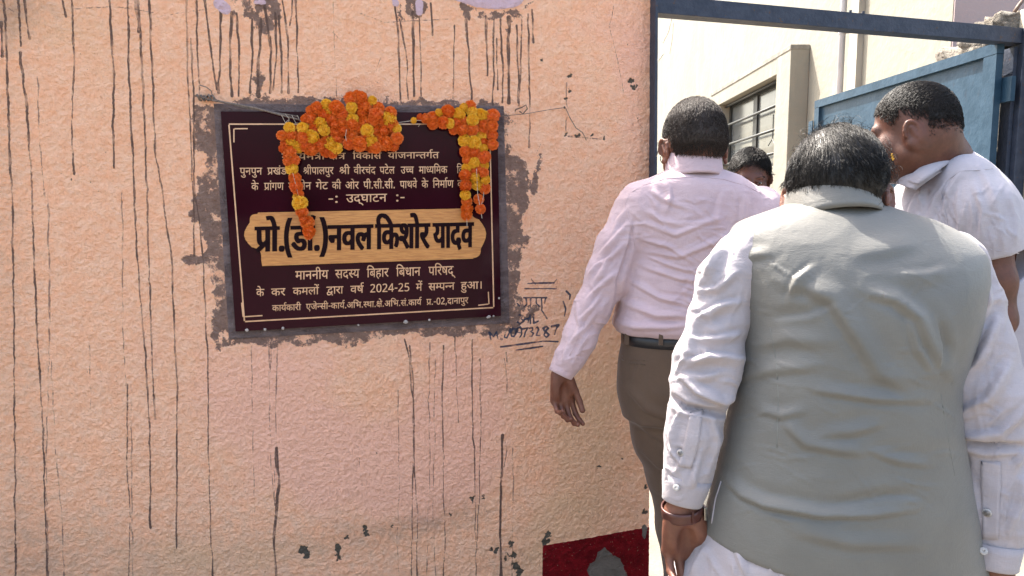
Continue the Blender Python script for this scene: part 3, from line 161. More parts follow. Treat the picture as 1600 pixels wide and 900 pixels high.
WORDS=[[440.0,240.1,507.9,239.4,9.4,0,3249,[[23,0,0],[35,598,0],[43,598,0],[24,1246,0],[23,1826,0],[0,2424,0],[47,2424,0],[34,2976,0]]],
[514.2,239.3,539.8,239.1,9.4,46,1278,[[41,0,0],[36,712,0],[47,712,0]]],
[551.3,238.9,595.8,238.5,9.4,0,2527,[[33,0,0],[27,259,0],[6,815,0],[32,1577,0],[30,1836,0]]],
[606.2,238.4,686.0,237.6,9.4,0,4470,[[24,0,0],[38,580,0],[11,839,0],[19,1581,0],[32,2136,0],[45,2395,0],[15,2753,0],[8,3323,0],[42,3886,0],[15,3886,0]]],
[374.6,262.4,409.6,262.2,10.5,0,2260,[[20,0,0],[35,568,0],[19,568,0],[20,1123,0],[35,1691,0],[19,1691,0]]],
[417.9,262.1,447.7,261.9,10.5,0,1978,[[48,0,0],[7,568,0],[0,1386,0],[13,1386,0]]],
[454.0,261.9,466.2,261.8,10.5,0,777,[[6,0,0],[36,541,0]]],
[473.9,261.7,521.2,261.4,10.5,28,3463,[[49,0,0],[34,707,0],[20,966,0],[32,1534,0],[26,1793,0],[20,2471,0],[35,3039,0],[25,3039,0]]],
[530.3,261.3,546.8,261.2,10.5,28,980,[[49,0,0],[34,707,0]]],
[552.7,261.1,587.0,260.9,10.5,0,2392,[[27,0,0],[34,556,0],[25,815,0],[10,1224,0],[0,1858,0],[17,1858,0]]],
[593.3,260.8,616.8,260.7,10.5,0,1765,[[20,0,0],[12,568,0],[36,1028,0],[26,1072,0]]],
[626.2,260.6,646.5,260.4,10.5,0,1561,[[3,0,0],[53,548,0]]],
[654.5,260.4,699.0,260.0,10.5,0,3433,[[23,0,0],[32,598,0],[44,857,0],[24,1219,0],[33,1799,0],[23,2058,0],[6,2656,0]]],
[713.7,259.9,751.5,259.6,10.5,0,3031,[[33,0,0],[27,259,0],[55,815,0],[32,1499,0],[26,1758,0],[24,2436,0]]],
[392.8,286.2,403.9,286.1,10.8,0,777,[[6,0,0],[36,541,0]]],
[412.7,286.0,443.5,285.6,10.8,0,2127,[[48,0,0],[32,568,0],[0,827,0],[8,827,0],[14,1390,0]]],
[450.5,285.5,461.7,285.3,10.8,0,612,[[23,0,0],[51,598,0]]],
[468.0,285.2,486.2,285.0,10.8,0,1167,[[23,0,0],[36,598,0],[19,598,0]]],
[493.5,284.9,512.5,284.6,10.8,0,1082,[[8,0,0],[36,563,0],[12,563,0]]],
[518.8,284.5,532.8,284.4,10.8,0,1035,[[6,0,0],[34,762,0]]],
[539.8,284.3,560.8,284.0,10.8,29,1447,[[5,0,0],[25,1023,0]]],
[567.8,283.9,616.8,283.2,10.8,0,3429,[[20,0,0],[34,568,0],[62,827,0],[30,1095,0],[34,1771,0],[62,2030,0],[30,2298,0],[34,2974,0],[62,3233,0]]],
[624.8,283.1,651.8,282.7,10.8,0,2040,[[20,0,0],[32,568,0],[16,827,0],[27,1469,0],[36,2025,0]]],
[658.8,282.6,669.2,282.5,10.8,0,777,[[6,0,0],[36,541,0]]],
[676.2,282.4,708.8,282.0,10.8,0,2408,[[33,0,0],[19,259,0],[23,814,0],[32,1412,0],[42,1671,0],[14,1671,0]]],
[714.8,281.9,728.8,281.7,10.8,0,1035,[[6,0,0],[32,762,0]]],
[513.5,304.8,527.5,304.5,11.9,49,549,[[61,0,0],[67,340,0]]],
[540.8,304.2,604.5,302.9,11.9,0,2991,[[3,0,0],[17,548,0],[39,1114,0],[9,1068,0],[32,1659,0],[12,1918,0],[19,2422,0]]],
[619.2,302.6,631.8,302.4,11.9,85,585,[[67,0,0],[61,294,0]]],
[399.8,355.2,442.8,354.3,37.1,0,1023,[[48,0,0],[38,568,0],[62,827,0]]],
[445.6,354.3,454.7,354.1,37.1,68,295,[[58,0,0]]],
[455.8,354.0,497.8,353.2,37.1,0,1032,[[13,0,0],[37,577,0],[62,836,0]]],
[501.2,353.1,510.7,352.9,37.1,59,286,[[59,0,0]]],
[513.5,352.9,581.8,351.4,37.1,0,1804,[[19,0,0],[27,555,0],[26,1111,0]]],
[587.7,351.3,671.0,349.6,37.1,0,2384,[[33,0,0],[6,259,0],[28,1021,0],[38,1701,0],[25,1960,0]]],
[677.3,349.5,739.2,348.2,37.1,0,1930,[[24,0,0],[32,580,0],[17,839,0],[27,1359,0]]],
[461.4,424.0,513.2,422.3,12.8,0,2821,[[23,0,0],[32,598,0],[19,857,0],[19,1412,0],[34,1967,0],[24,2226,0]]],
[523.7,421.9,561.8,420.7,12.8,0,2180,[[30,0,0],[17,676,0],[46,1196,0],[24,1585,0]]],
[573.1,420.3,607.3,419.2,12.8,0,2044,[[33,0,0],[21,259,0],[31,830,0],[32,1361,0],[25,1620,0]]],
[619.0,418.8,657.1,417.6,12.8,0,2273,[[33,0,0],[21,259,0],[18,830,0],[32,1445,0],[19,1704,0]]],
[669.5,417.2,711.6,415.8,12.8,0,2531,[[20,0,0],[33,568,0],[25,827,0],[29,1236,0],[17,1814,0],[39,2380,0]]],
[400.4,452.0,412.8,451.6,10.9,0,777,[[6,0,0],[36,541,0]]],
[423.7,451.2,445.9,450.4,10.9,0,1186,[[6,0,0],[25,762,0]]],
[457.5,450.0,498.4,448.6,10.9,0,2311,[[6,0,0],[23,762,0],[26,1360,0],[52,2038,0]]],
[510.1,448.2,536.5,447.3,10.9,0,1561,[[54,0,0],[32,620,0],[25,879,0],[32,1288,0]]],
[547.4,446.9,568.4,446.2,10.9,0,1155,[[27,0,0],[29,556,0],[42,1134,0]]],
[578.5,445.9,639.6,443.8,10.9,47,3590,[[64,0,0],[63,551,0],[64,1102,0],[65,1653,0],[61,2204,0],[64,2544,0],[66,3095,0]]],
[650.1,443.4,659.8,443.1,10.9,0,612,[[23,0,0],[51,598,0]]],
[669.5,442.8,710.4,441.4,10.9,0,2518,[[30,0,0],[56,676,0],[45,1591,0],[19,1949,0]]],
[720.1,441.0,752.4,439.9,10.9,0,1829,[[50,0,0],[2,531,0],[40,1554,0]]],
[425.3,477.3,470.4,475.4,8.9,0,3304,[[6,0,0],[32,762,0],[24,1021,0],[42,1601,0],[6,1601,0],[32,2363,0],[25,2622,0],[34,3031,0]]],
[478.2,475.1,658.7,467.8,8.9,0,13880,[[4,0,0],[11,553,0],[36,1295,0],[45,1295,0],[30,1653,0],[34,2329,0],[61,2588,0],[6,2928,0],[32,3690,0],[24,3949,0],[42,4529,0],[62,4529,0],[1,4797,0],[33,5561,0],[22,5820,0],[62,6523,0],[57,6791,0],[32,7813,0],[62,8072,0],[41,8340,0],[36,9052,0],[62,9052,0],[1,9320,0],[33,10084,0],[22,10343,0],[62,11046,0],[30,11314,0],[0,11990,0],[62,11990,0],[6,12258,0],[32,13020,0],[24,13279,0],[42,13859,0]]],
[666.4,467.5,731.8,464.8,8.9,0,5131,[[48,0,0],[62,568,0],[61,836,0],[63,1176,0],[64,1727,0],[60,2278,0],[17,2546,0],[32,3066,0],[19,3325,0],[32,3880,0],[20,4139,0],[35,4707,0],[25,4707,0]]]]
# ================================================================== the pink wall
S0, S1, ZB, ZT = -1.68, 0.52, 0.0, 2.30
def seg_dist(S, Z, pts, w=None):
    best = np.full(S.shape, 1e3, np.float32)
    for i in range(len(pts) - 1):
        ax, ay = pts[i]; bx, by = pts[i + 1]; dx, dy = bx - ax, by - ay; L = dx * dx + dy * dy + 1e-12
        t = np.clip(((S - ax) * dx + (Z - ay) * dy) / L, 0, 1)
        d = np.hypot(S - ax - t * dx, Z - ay - t * dy)
        if w is not None: d = d - (w[i] + (w[i + 1] - w[i]) * t)
        best = np.minimum(best, d)
    return best
ss = np.concatenate([np.linspace(-5, S0, 30)[:-1], np.arange(S0, S1, .0034), [S1]])
zz = np.concatenate([[0, .05], np.arange(.1, ZT, .0034), [ZT]])
SS, ZZ = np.meshgrid(ss, zz)
def newf(): return np.full(SS.shape, .05, np.float32)
def window(pts, pad):
    a = np.asarray(pts); i0, i1 = np.searchsorted(zz, [a[:, 1].min() - pad, a[:, 1].max() + pad]); j0, j1 = np.searchsorted(ss, [a[:, 0].min() - pad, a[:, 0].max() + pad])
    return slice(i0, i1), slice(j0, j1)
PXM = 2.4 / FPX                                 # metres per photo pixel on the wall, about
def stroke(F, pts, wpx, wob=0.0, n=1, thin_end=False):
    a = np.array(pts, float)
    if wob:                                     # a run of wet cement wanders as it falls
        q = [a[0]]
        for i in range(len(a) - 1):
            m = max(1, int(np.hypot(*(a[i + 1] - a[i])) / 15))
            for k in range(1, m + 1): q.append(a[i] + (a[i + 1] - a[i]) * k / m + (rng.normal(0, wob) if (k < m) else 0, 0))
        a = np.array(q)
    p = SZ(a[:, 0], a[:, 1]); w = np.full(len(p), wpx * PXM / 2) * (1 + rng.uniform(-.42, .35, len(p)))
    if thin_end: w *= np.interp(np.linspace(0, 1, len(p)), [0, .6, .93, 1], [1.15, .8, .75, 1.2])
    sl = window(p, .02 + w.max()); F[sl] = np.minimum(F[sl], seg_dist(SS[sl], ZZ[sl], p, w))
def poly(F, pts, pad=.05, sign=1):
    p = SZ(*np.array(pts, float).T); q = np.vstack([p, p[:1]]); sl = window(p, pad); S, Z = SS[sl], ZZ[sl]
    d = seg_dist(S, Z, q); ins = np.zeros(S.shape, bool)
    for i in range(len(p)):
        (ax, ay), (bx, by) = q[i], q[i + 1]
        c = ((ay > Z) != (by > Z)) & (S < (bx - ax) * (Z - ay) / (by - ay + 1e-12) + ax); ins ^= c
    F[sl] = np.minimum(F[sl], np.where(ins, -d, d))
f_drip, f_fine, f_cem, f_mort, f_ink, f_red, f_chip, f_lil = [newf() for _ in range(8)]
# --- long runs of grout down the wall (photo pixels)
D = [
 ([(2,35),(4,88)],5),([(5,0),(10,60),(14,200),(20,330),(22,520),(24,900)],4),([(28,0),(33,72)],4),([(32,82),(42,170),(50,300),(57,500),(66,640),(74,900)],4),
 ([(38,0),(46,60)],4.5),([(97,0),(103,26)],4),([(112,0),(116,90),(112,190),(116,272)],4),([(171,0),(177,100),(178,262)],4.5),([(200,0),(201,110),(207,230),(214,400),(226,540),(234,660),(235,825)],4),
 ([(216,0),(222,100),(226,200),(232,390),(238,560),(243,655)],4),([(213,0),(216,50)],5),([(233,0),(238,100),(242,230),(255,310),(268,400),(277,620),(276,856)],4),([(292,0),(293,120),(298,215),(303,330),(304,400)],3.5),
 ([(307,0),(309,95),(312,150)],4),([(298,60),(303,150),(303,290),(316,390),(325,560),(326,720),(332,900)],3.5),([(320,0),(330,80),(339,140)],4.5),([(344,5),(345,60),(342,145)],5),([(362,20),(360,100),(363,150)],5),([(370,20),(374,80),(373,150)],4.5),
 ([(394,30),(394,100),(391,145)],5),([(408,30),(404,90),(404,150)],7),([(414,10),(424,80),(422,145)],8),([(430,20),(432,90),(427,140)],4.5),([(436,25),(440,100),(440,145)],5),([(441,0),(450,60),(451,145)],4),([(457,0),(453,40)],3),([(462,0),(464,60),(466,145)],4),([(520,0),(523,80),(526,150)],1.5),
 ([(616,0),(622,50),(626,155)],4.5),([(624,30),(634,80),(638,155)],4),([(645,20),(646,80),(647,150)],6),([(655,25),(657,80),(658,150)],3.5),([(673,5),(676,55)],4.5),([(710,40),(709,100),(708,160)],3),([(728,30),(733,80),(737,158)],5),
 ([(759,25),(762,118)],5),([(772,30),(771,100),(770,165)],4),([(782,30),(786,100),(785,160)],4.5),([(795,28),(795,160)],9),([(807,40),(809,100),(810,160)],4),([(815,30),(814,110),(811,165)],3.5),([(825,22),(827,120),(828,165),(827,230)],4),([(831,15),(833,66)],4.5),([(776,60),(778,140)],3),
 ([(423,535),(422,640)],2),([(432,700),(436,760),(428,840),(432,900)],6.5),([(420,540),(423,720),(430,790)],2.2),([(434,540),(430,640),(431,720),(428,780)],2.4),([(393,540),(395,690),(398,800)],2.0),
 ([(632,530),(640,560),(646,640),(645,720),(643,900)],4.4),([(640,540),(646,600),(648,740),(653,800),(652,900)],3.6),([(672,535),(670,640),(672,760),(668,800),(666,900)],2.6),([(680,560),(678,720),(676,800),(681,900)],2.2),([(693,540),(691,640),(693,760),(696,840),(693,900)],3.6),([(711,525),(713,610),(716,660)],3.2),
 ([(738,530),(738,650),(742,750),(744,900)],4),([(750,560),(751,660),(749,760),(746,845)],3),([(785,680),(784,740),(782,800),(783,900)],7),([(789,690),(792,705),(787,730)],2),([(793,600),(788,560)],2),([(801,700),(802,800),(800,900)],2.4),([(829,560),(830,650)],1.5),([(791,550),(792,566)],3.5),([(792,600),(792,612)],3),
 ([(622,610),(624,760),(620,840),(624,900)],2.2),([(80,560),(86,700),(97,810),(100,900)],2.6),([(75,300),(78,500),(72,700),(75,900)],2.2),([(58,120),(62,230),(70,310)],1.6),([(200,600),(198,720),(203,800),(201,900)],3),([(205,620),(206,780),(208,900)],2.6),([(190,300),(192,520),(199,640)],1.8),([(140,540),(142,640)],1.6),([(560,700),(566,760)],1.0),
]
for p, w in D: stroke(f_drip if w > 2.7 else f_fine, p, w * (.58 if w > 2.7 else .8) * (.75 if p[0][1] > 500 and w < 5 else 1), wob=.65, thin_end=True)
# --- rubbed-off paint and hairline cracks
for p, w in [([(965,10),(958,40),(966,70),(975,110),(981,145)],1.1),([(880,120),(925,122)],1.5),([(885,130),(884,205)],2),([(888,213),(950,218)],2),([(1003,180),(1008,195),(1014,200)],1.3),([(1008,170),(1005,190)],1),([(845,225),(838,240),(845,252)],1),
             ([(560,20),(600,35),(700,30)],1.2),([(585,125),(595,90)],.8),([(110,14),(180,10),(240,20)],1.1),([(250,25),(350,10)],.9),([(0,6),(22,18)],1.6),([(520,50),(536,66)],1.0)]:
    stroke(f_fine, p, w, wob=1.5)
for x, y, r in [(848,92,3),(892,117,3.5),(890,141,3),(884,155,2.5),(995,126,5),(998,136,4),(884,210,2.5),(880,196,2),(903,212,3.5),(928,212,3),(948,217,2.5),(873,112,1.2),(990,70,1.2),(994,90,1),(863,240,1.3),(752,65,1.6),(476,858,8),(480,868,6),(528,860,6),(530,870,5),(543,841,3.5),(570,828,5),(573,834,5),(612,822,2.5),(740,780,5),(755,776,3),(705,805,3),(762,800,2),(632,808,2),
                (768,857,4),(776,862,5),(797,850,5),(803,868,7),(808,885,8),(812,896,9),(790,870,4),(938,730,3),(976,718,2.2),(853,845,7),(856,835,7),(1007,700,4),(1009,720,4),(1011,760,3),(1010,800,5),(880,735,1.6),(932,715,1.6),(870,820,1.2),(905,800,1.2),(588,708,2),(165,236,2),(142,284,1.6),(111,280,2),(180,170,1.2),(1003,137,3)]:
    for _ in range(1 if r < 2.5 else 5): a_, l_ = rng.uniform(0, 3.14), r * rng.uniform(.1, .6); cx_, cy_ = x + rng.normal(0, r * .35), y + rng.normal(0, r * .5); stroke(f_chip, [(cx_ - math.cos(a_) * l_, cy_ - math.sin(a_) * l_), (cx_ + math.cos(a_) * l_, cy_ + math.sin(a_) * l_)], r * rng.uniform(.4, .95))
# --- grey mortar round the plaque: a smooth inner band and a ragged smear outside it
PLQ = [(344.8,174),(777,176),(782.8,493.5),(368,518)]
poly(f_mort, [(334,162),(787,166),(796,505),(358,530)], pad=.1)
poly(f_cem, [(300,158),(318,163),(345,158),(380,156),(402,150),(450,150),(520,151),(545,155),(590,150),(612,152),(640,157),(680,159),(700,152),(720,158),(780,160),(790,164),(797,190),(800,240),(812,250),(822,255),(828,290),(822,340),(815,400),(812,445),(820,480),(812,510),(800,525),(740,524),(690,528),(640,524),(600,530),(540,545),(500,533),(470,540),(420,541),(372,540),(352,535),(345,520),(346,552),(335,545),(330,500),(334,460),(328,420),(290,405),(310,398),(322,388),(300,345),(298,315),(308,300),(305,280),(322,260),(318,240),(305,225),(303,200),(300,180)], pad=.06)
for p, w in [([(800,250),(812,330),(800,420)],26),([(820,270),(835,300)],12),([(835,480),(822,500)],14),([(303,395),(300,405)],10),([(400,150),(410,120)],10),([(412,0),(415,40)],30),([(385,0),(388,25)],16),([(425,0),(430,25)],22),([(365,0),(366,22)],10),([(640,0),(645,14)],26),([(660,4),(655,20)],12),([(622,0),(626,30)],10),([(725,8),(740,18),(760,24),(790,22),(815,18),(832,2)],11),([(795,20),(795,50)],12),([(730,14),(733,30)],12),([(845,246),(838,270),(830,300)],6),([(350,540),(352,520)],8)]:
    stroke(f_cem, p, w, wob=1.5)
poly(f_lil, [(690,-40),(690,-6),(720,4),(745,12),(775,15),(800,13),(812,8),(823,-4),(823,-40)], pad=.05)
for p, w in [([(343,6),(352,14)],14),([(400,4),(412,4)],8),([(615,-2),(618,5)],8),([(655,6),(655,20)],9)]: stroke(f_lil, p, w)
# --- hand-painted telephone line
INK = [([(764,519),(767,531)],3.4),([(765,519),(771,526),(776,518),(778,530)],2.6),([(782,529),(784,530)],3),
 ([(789,522),(788,527),(792,528),(796,519),(797,514)],2.6),([(801,514),(798,519),(799,525),(803,526),(806,521),(805,514),(801,513)],2.4),([(813,520),(808,519),(808,513),(813,511),(815,515),(815,523),(812,527)],2.4),([(817,514),(825,512),(821,519),(819,526)],2.4),([(827,513),(832,512),(833,516),(829,518),(834,521),(831,526),(827,525)],2.0),([(837,513),(840,511),(842,515),(838,524),(844,524)],2.2),
 ([(851,517),(849,513),(854,510),(857,513),(852,518),(858,523),(854,527),(850,524),(853,517)],2.6),([(862,510),(873,508),(869,515),(867,523)],2.8),
 ([(782,542),(820,537),(850,533),(872,534)],2.6),([(806,547),(830,544),(848,541)],2.4),([(824,443),(850,442),(866,442)],2.6),([(820,451),(845,451),(869,451)],2.4),([(866,441),(870,436)],1.6),
 ([(818,465),(840,465),(854,465)],2.4),([(822,466),(823,476),(819,480)],2.2),([(829,466),(829,480)],2.2),([(838,466),(838,474),(842,478)],2.2),([(846,466),(847,482)],2.4),([(852,466),(851,474)],2),([(846,484),(855,498)],2.6),([(808,474),(812,478)],2.5),
 ([(811,492),(817,493),(814,498),(819,501),(813,506),(808,503)],2.4),([(819,499),(826,497),(825,505)],2.2),([(828,492),(829,506)],2.4),([(834,492),(834,505),(841,502)],2.4),([(885,455),(891,461),(890,468)],2.6),([(880,471),(884,482),(882,494)],2.4),([(830,436),(836,444)],1.6)]
for p, w in INK: stroke(f_ink, p, w * 1.0)
poly(f_red, [(848,853),(1020,822),(1030,960),(846,960)], pad=.05)
f_rp = newf(); poly(f_rp, [(921,880),(930,876),(934,862),(944,855),(952,860),(957,868),(970,872),(976,884),(973,893),(984,900),(986,930),(922,930),(926,900),(919,890)], pad=.04)
for p, w in [([(921,884),(926,882)],4),([(1008,824),(1009,840)],9)]: stroke(f_rp, p, w)
# --- paint tone: -1 lilac-pink, +1 ochre; broad sums of soft spots
tone = np.zeros(SS.shape, np.float32)
for x, y, rx, ry, a in [(480,640,150,120,-1.0),(620,760,150,90,-.8),(760,640,110,150,-.7),(300,600,120,120,-.25),(560,590,70,60,.55),(450,860,200,50,.5),(900,680,110,200,.75),(950,520,100,200,.4),(850,860,160,80,.5),(120,760,200,150,.15),(960,60,90,60,-.5),(1000,100,40,160,-.5),(150,120,300,150,.12),(60,30,140,50,.35),(690,320,200,260,-.05),(930,200,70,120,.05),(250,880,200,60,.3)]:
    c = SZ(x, y); tone += a * np.exp(-(((SS - c[0]) / (rx * PXM)) ** 2 + ((ZZ - c[1]) / (ry * PXM)) ** 2))
dirt = np.zeros(SS.shape, np.float32)
for x, y, rx, ry, a in [(0,10,110,50,.40),(0,400,60,500,.3),(150,900,400,120,.35),(560,850,110,35,.18),(720,790,60,25,.25),(800,880,60,50,.3),(660,820,120,20,.3),(1000,560,30,400,.12)]:
    c = SZ(x, y); dirt += a * np.exp(-(((SS - c[0]) / (rx * PXM)) ** 2 + ((ZZ - c[1]) / (ry * PXM)) ** 2))
def sst(f, a, b): t = np.clip((f - a) / (b - a), 0, 1); return t * t * (3 - 2 * t)
def vnoise(X, Y, sc, seed):
    r = np.random.default_rng(seed); g = r.random((256, 256)).astype(np.float32); x = X * sc; y = Y * sc; xi = np.floor(x).astype(int); yi = np.floor(y).astype(int); fx = x - xi; fy = y - yi
    fx = fx * fx * (3 - 2 * fx); fy = fy * fy * (3 - 2 * fy); a = g[xi & 255, yi & 255]; b = g[(xi + 1) & 255, yi & 255]; c = g[xi & 255, (yi + 1) & 255]; d = g[(xi + 1) & 255, (yi + 1) & 255]
    return (a * (1 - fx) + b * fx) * (1 - fy) + (c * (1 - fx) + d * fx) * fy
stip = sum(a * (vnoise(SS + .13 * k, ZZ, s, k) - .5) for k, (s, a) in enumerate([(85, .0030), (165, .0042), (38, .0016), (6, .004)]))
flatten = 1 - .45 * sst(-f_cem, -.001, .004)
disp = stip * flatten + .0014 * sst(-f_drip, -.0012, .001) + .0006 * sst(-f_cem, -.006, .012) + .0035 * sst(-f_mort, -.002, .002) - .0022 * sst(-f_chip, -.001, .001) + .0022 * sst(-f_red, -.0012, .0012) - .003 * sst(-f_rp, -.001, .002) + .004 * sst(-f_lil, -.003, .001)
# the plaque's bed in the mortar, and the right edge that follows the gate post
edge_z = zz; edge_s = np.interp(zz, [SZ(1012, 900)[1], SZ(1019, 0)[1]], [SZ(1013.5, 900)[0], SZ(1020.5, 0)[0]])
SSm = np.where(SS > .2, .2 + (SS - .2) / (S1 - .2) * (edge_s[:, None] - .2), SS)
V = WO + SSm[..., None] * WT + np.stack([0 * ZZ, 0 * ZZ, ZZ], -1) + disp[..., None] * WN
nr, nc = SS.shape; idx = np.arange(nr * nc).reshape(nr, nc)
F = np.stack([idx[:-1, :-1], idx[:-1, 1:], idx[1:, 1:], idx[1:, :-1]], -1).reshape(-1, 4)
V = V.reshape(-1, 3)
# close the solid: back, top, end
back = []; ring = list(idx[0, :]) + list(idx[1:, -1]) + list(idx[-1, -2::-1]) + list(idx[-2:0:-1, 0])
rb = V[ring] - WN * .23 * np.array([1, 1, 0]) ; base = len(V); V = np.vstack([V, rb])
r0 = np.array(ring); r1 = base + np.arange(len(ring)); F2 = np.stack([r0, r1, np.roll(r1, -1), np.roll(r0, -1)], -1)
cb = len(V); V = np.vstack([V, rb[[0, nc - 1, nc - 1 + nr - 1, 2 * nc - 2 + nr - 1]]]); F = np.vstack([F, F2, [[cb, cb + 3, cb + 2, cb + 1]]])
pad = len(V) - nr * nc
def A(f): return np.concatenate([f.ravel(), np.full(pad, .05)])
t = NT('pink_wall_paint'); a = t.attr
n1 = t.noise(300, 3); n2 = t.noise(135, 4); n3 = t.noise(30, 4); n4 = t.noise(7, 4); n5 = t.noise(700, 2)
def wob(at, amp, nz=None): return t.math('ADD', a(at), t.math('MULTIPLY', t.math('SUBTRACT', nz or n2, .5), amp))
paint = t.mix(t.ramp(n3, .3, .7), (.95, .50, .305), (.96, .575, .385))
paint = t.mix(t.ramp(t.math('ADD', t.math('MULTIPLY', a('tone'), -1.), t.math('MULTIPLY', t.math('SUBTRACT', n4, .5), 1.3)), .1, .9), paint, (.94, .52, .37))
paint = t.mix(t.ramp(t.math('ADD', a('tone'), t.math('MULTIPLY', t.math('SUBTRACT', n4, .5), 1.1)), .15, 1.), paint, (.84, .52, .32))
paint = t.mix(t.ramp(t.math('ADD', a('dirt'), t.math('MULTIPLY', t.math('SUBTRACT', n3, .5), .5)), .1, 1.), paint, (.30, .19, .13))
paint = t.mix(t.math('MULTIPLY', t.ramp(n2, .62, .72), .25), paint, (.42, .24, .15))
sp_ = t.vor(42); paint = t.mix(t.math('MULTIPLY', t.math('MULTIPLY', t.ramp(sp_, .075, .03), t.ramp(n4, .52, .6)), .8), paint, (.16, .11, .085))
ncem0 = t.noise(50, 6, .7); grey = t.mix(t.ramp(ncem0, .35, .65), (.175, .122, .108), (.11, .074, .067))
m_fine = t.math('MULTIPLY', t.ramp(wob('fine', .003), .0009, -.0003), t.ramp(t.noise(60, 3, stretch=(1, 1, .35)), .38, .56, .1, .75))
cA = t.mix(m_fine, paint, (.16, .10, .085))
ncem = t.noise(22, 7, .66); m_cem = t.math('MULTIPLY', t.ramp(t.math('ADD', wob('cem', .10, ncem), .003), .0022, -.0022), t.ramp(t.noise(20, 8, .75), .40, .47,   .10, .88))
cA = t.mix(m_cem, cA, grey)
m_drip = t.math('MULTIPLY', t.ramp(wob('drip', .0034), .0011, -.0004), t.ramp(t.noise(40, 5, .7, stretch=(1, 1, .25)), .36, .52, .45, .96))
cA = t.mix(m_drip, cA, t.mix(t.ramp(n2, .3, .7), (.15, .092, .072), (.105, .066, .056)))
inner = t.mix(t.ramp(t.noise(14, 4, stretch=(1, 1, 3)), .3, .7), (.20, .15, .145), (.115, .083, .08))
cA = t.mix(t.ramp(wob('mort', .006), .0012, -.0012), cA, inner)
cA = t.mix(t.ramp(wob('chip', .010), .0008, -.0008), cA, t.mix(n2, (.07, .058, .042), (.15, .125, .10)))
cA = t.mix(t.ramp(wob('lil', .006), .001, -.001), cA, (.66, .47, .52))
cA = t.mix(t.math('MULTIPLY', t.ramp(wob('ink', .0016), .0008, -.0004), t.ramp(n3, .3, .5, .5, .92)), cA, (.03, .045, .08))
redc = t.mix(t.ramp(n3, .35, .7), (.20, .005, .009), (.12, .003, .006)); redc = t.mix(t.math('MULTIPLY', t.ramp(t.noise(120, 4), .64, .7), .6), redc, (.42, .25, .17))
cA = t.mix(t.ramp(wob('red', .0012), .0006, -.0006), cA, redc)
cA = t.mix(t.ramp(wob('rp', .03, n3), .001, -.001), cA, t.mix(n3, (.15, .125, .105), (.24, .205, .175)))
h = t.math('ADD', t.math('MULTIPLY', n2, 1.0), t.math('MULTIPLY', n1, .55)); h = t.math('ADD', h, t.math('MULTIPLY', n5, .15))
MAT_WALL = t.done(cA, .85, t.bump(h, 1., .011), Specular_IOR_Level=.12)
wall = mesh_np('painted_wall', V, F, MAT_WALL, None, True, origin=(0, 2.4, 0), attrs=dict(drip=A(f_drip), fine=A(f_fine), cem=A(f_cem), mort=A(f_mort), ink=A(f_ink), red=A(f_red), rp=A(f_rp), chip=A(f_chip), lil=A(f_lil), tone=np.concatenate([tone.ravel(), np.zeros(pad)]), dirt=np.concatenate([dirt.ravel(), np.zeros(pad)])))
tag(wall, 'pink plastered compound wall streaked with grey cement drips, holding the plaque', 'wall')
print('wall', time.time() - T0)
# ================================================================== plaque
def wallpoly(name, pts, off, thick, mat, parent, smooth=False):
    p = W(*np.array(pts, float).T, off=off); b = p - WN * thick; n = len(p)
    F = [tuple(range(n - 1, -1, -1)) if False else tuple(range(n))] + [tuple(n + i for i in range(n - 1, -1, -1))] + [(i, i + n, (i + 1) % n + n, (i + 1) % n) for i in range(n)]
    return mesh_np(name, np.vstack([p, b]), [f[::-1] for f in F], mat, parent, smooth)
PO = .016
plq = root('plaque', W(563, 518, .012), 'dark maroon inauguration plaque with gold Hindi lettering set in the pink wall', 'plaque')
t = NT('plaque_stone'); MAT_PL = t.done(t.mix(t.ramp(t.noise(5, 3), .3, .7), (.026, .0028, .0075), (.020, .002, .0055)), .07, t.bump(t.noise(9, 2), .03, .002), Specular_IOR_Level=.09)
wallpoly('slab', PLQ, PO, .02, MAT_PL, plq)
GOLD = simple('gold_paint', (.60, .36, .22), (.50, .29, .165), 30, .4, .1, 200, Metallic=.35)
def strip(pts, w, off=PO + .0012, th=.0012):    # a closed or open raised line on the plaque
    m = MB(); p = W(*np.array(pts, float).T, off=off - th / 2)
    for i in range(len(p) - 1):
        d = p[i + 1] - p[i]; L = np.linalg.norm(d); d /= L; nrm = np.cross(d, WN)
        m.frame_box((p[i] + p[i + 1]) / 2, d * (L / 2 - (w / 2 if i else 0)), nrm * w / 2, WN * (th / 2 + i * 2e-5))
    return m
strip([(357.7,194),(765,194),(771.5,480.5),(382,502.5),(357.7,194)], .0042).build('border_line', GOLD, plq)
for q in ([(365.5,222.5),(365.5,201.2),(388,201)], [(377.5,473),(380,495),(411,493)], [(763,456),(764,475),(746.5,477)], [(739,201.5),(758,201.5),(758.5,222)]): strip(q, .0036).build('corner_bracket', GOLD, plq)
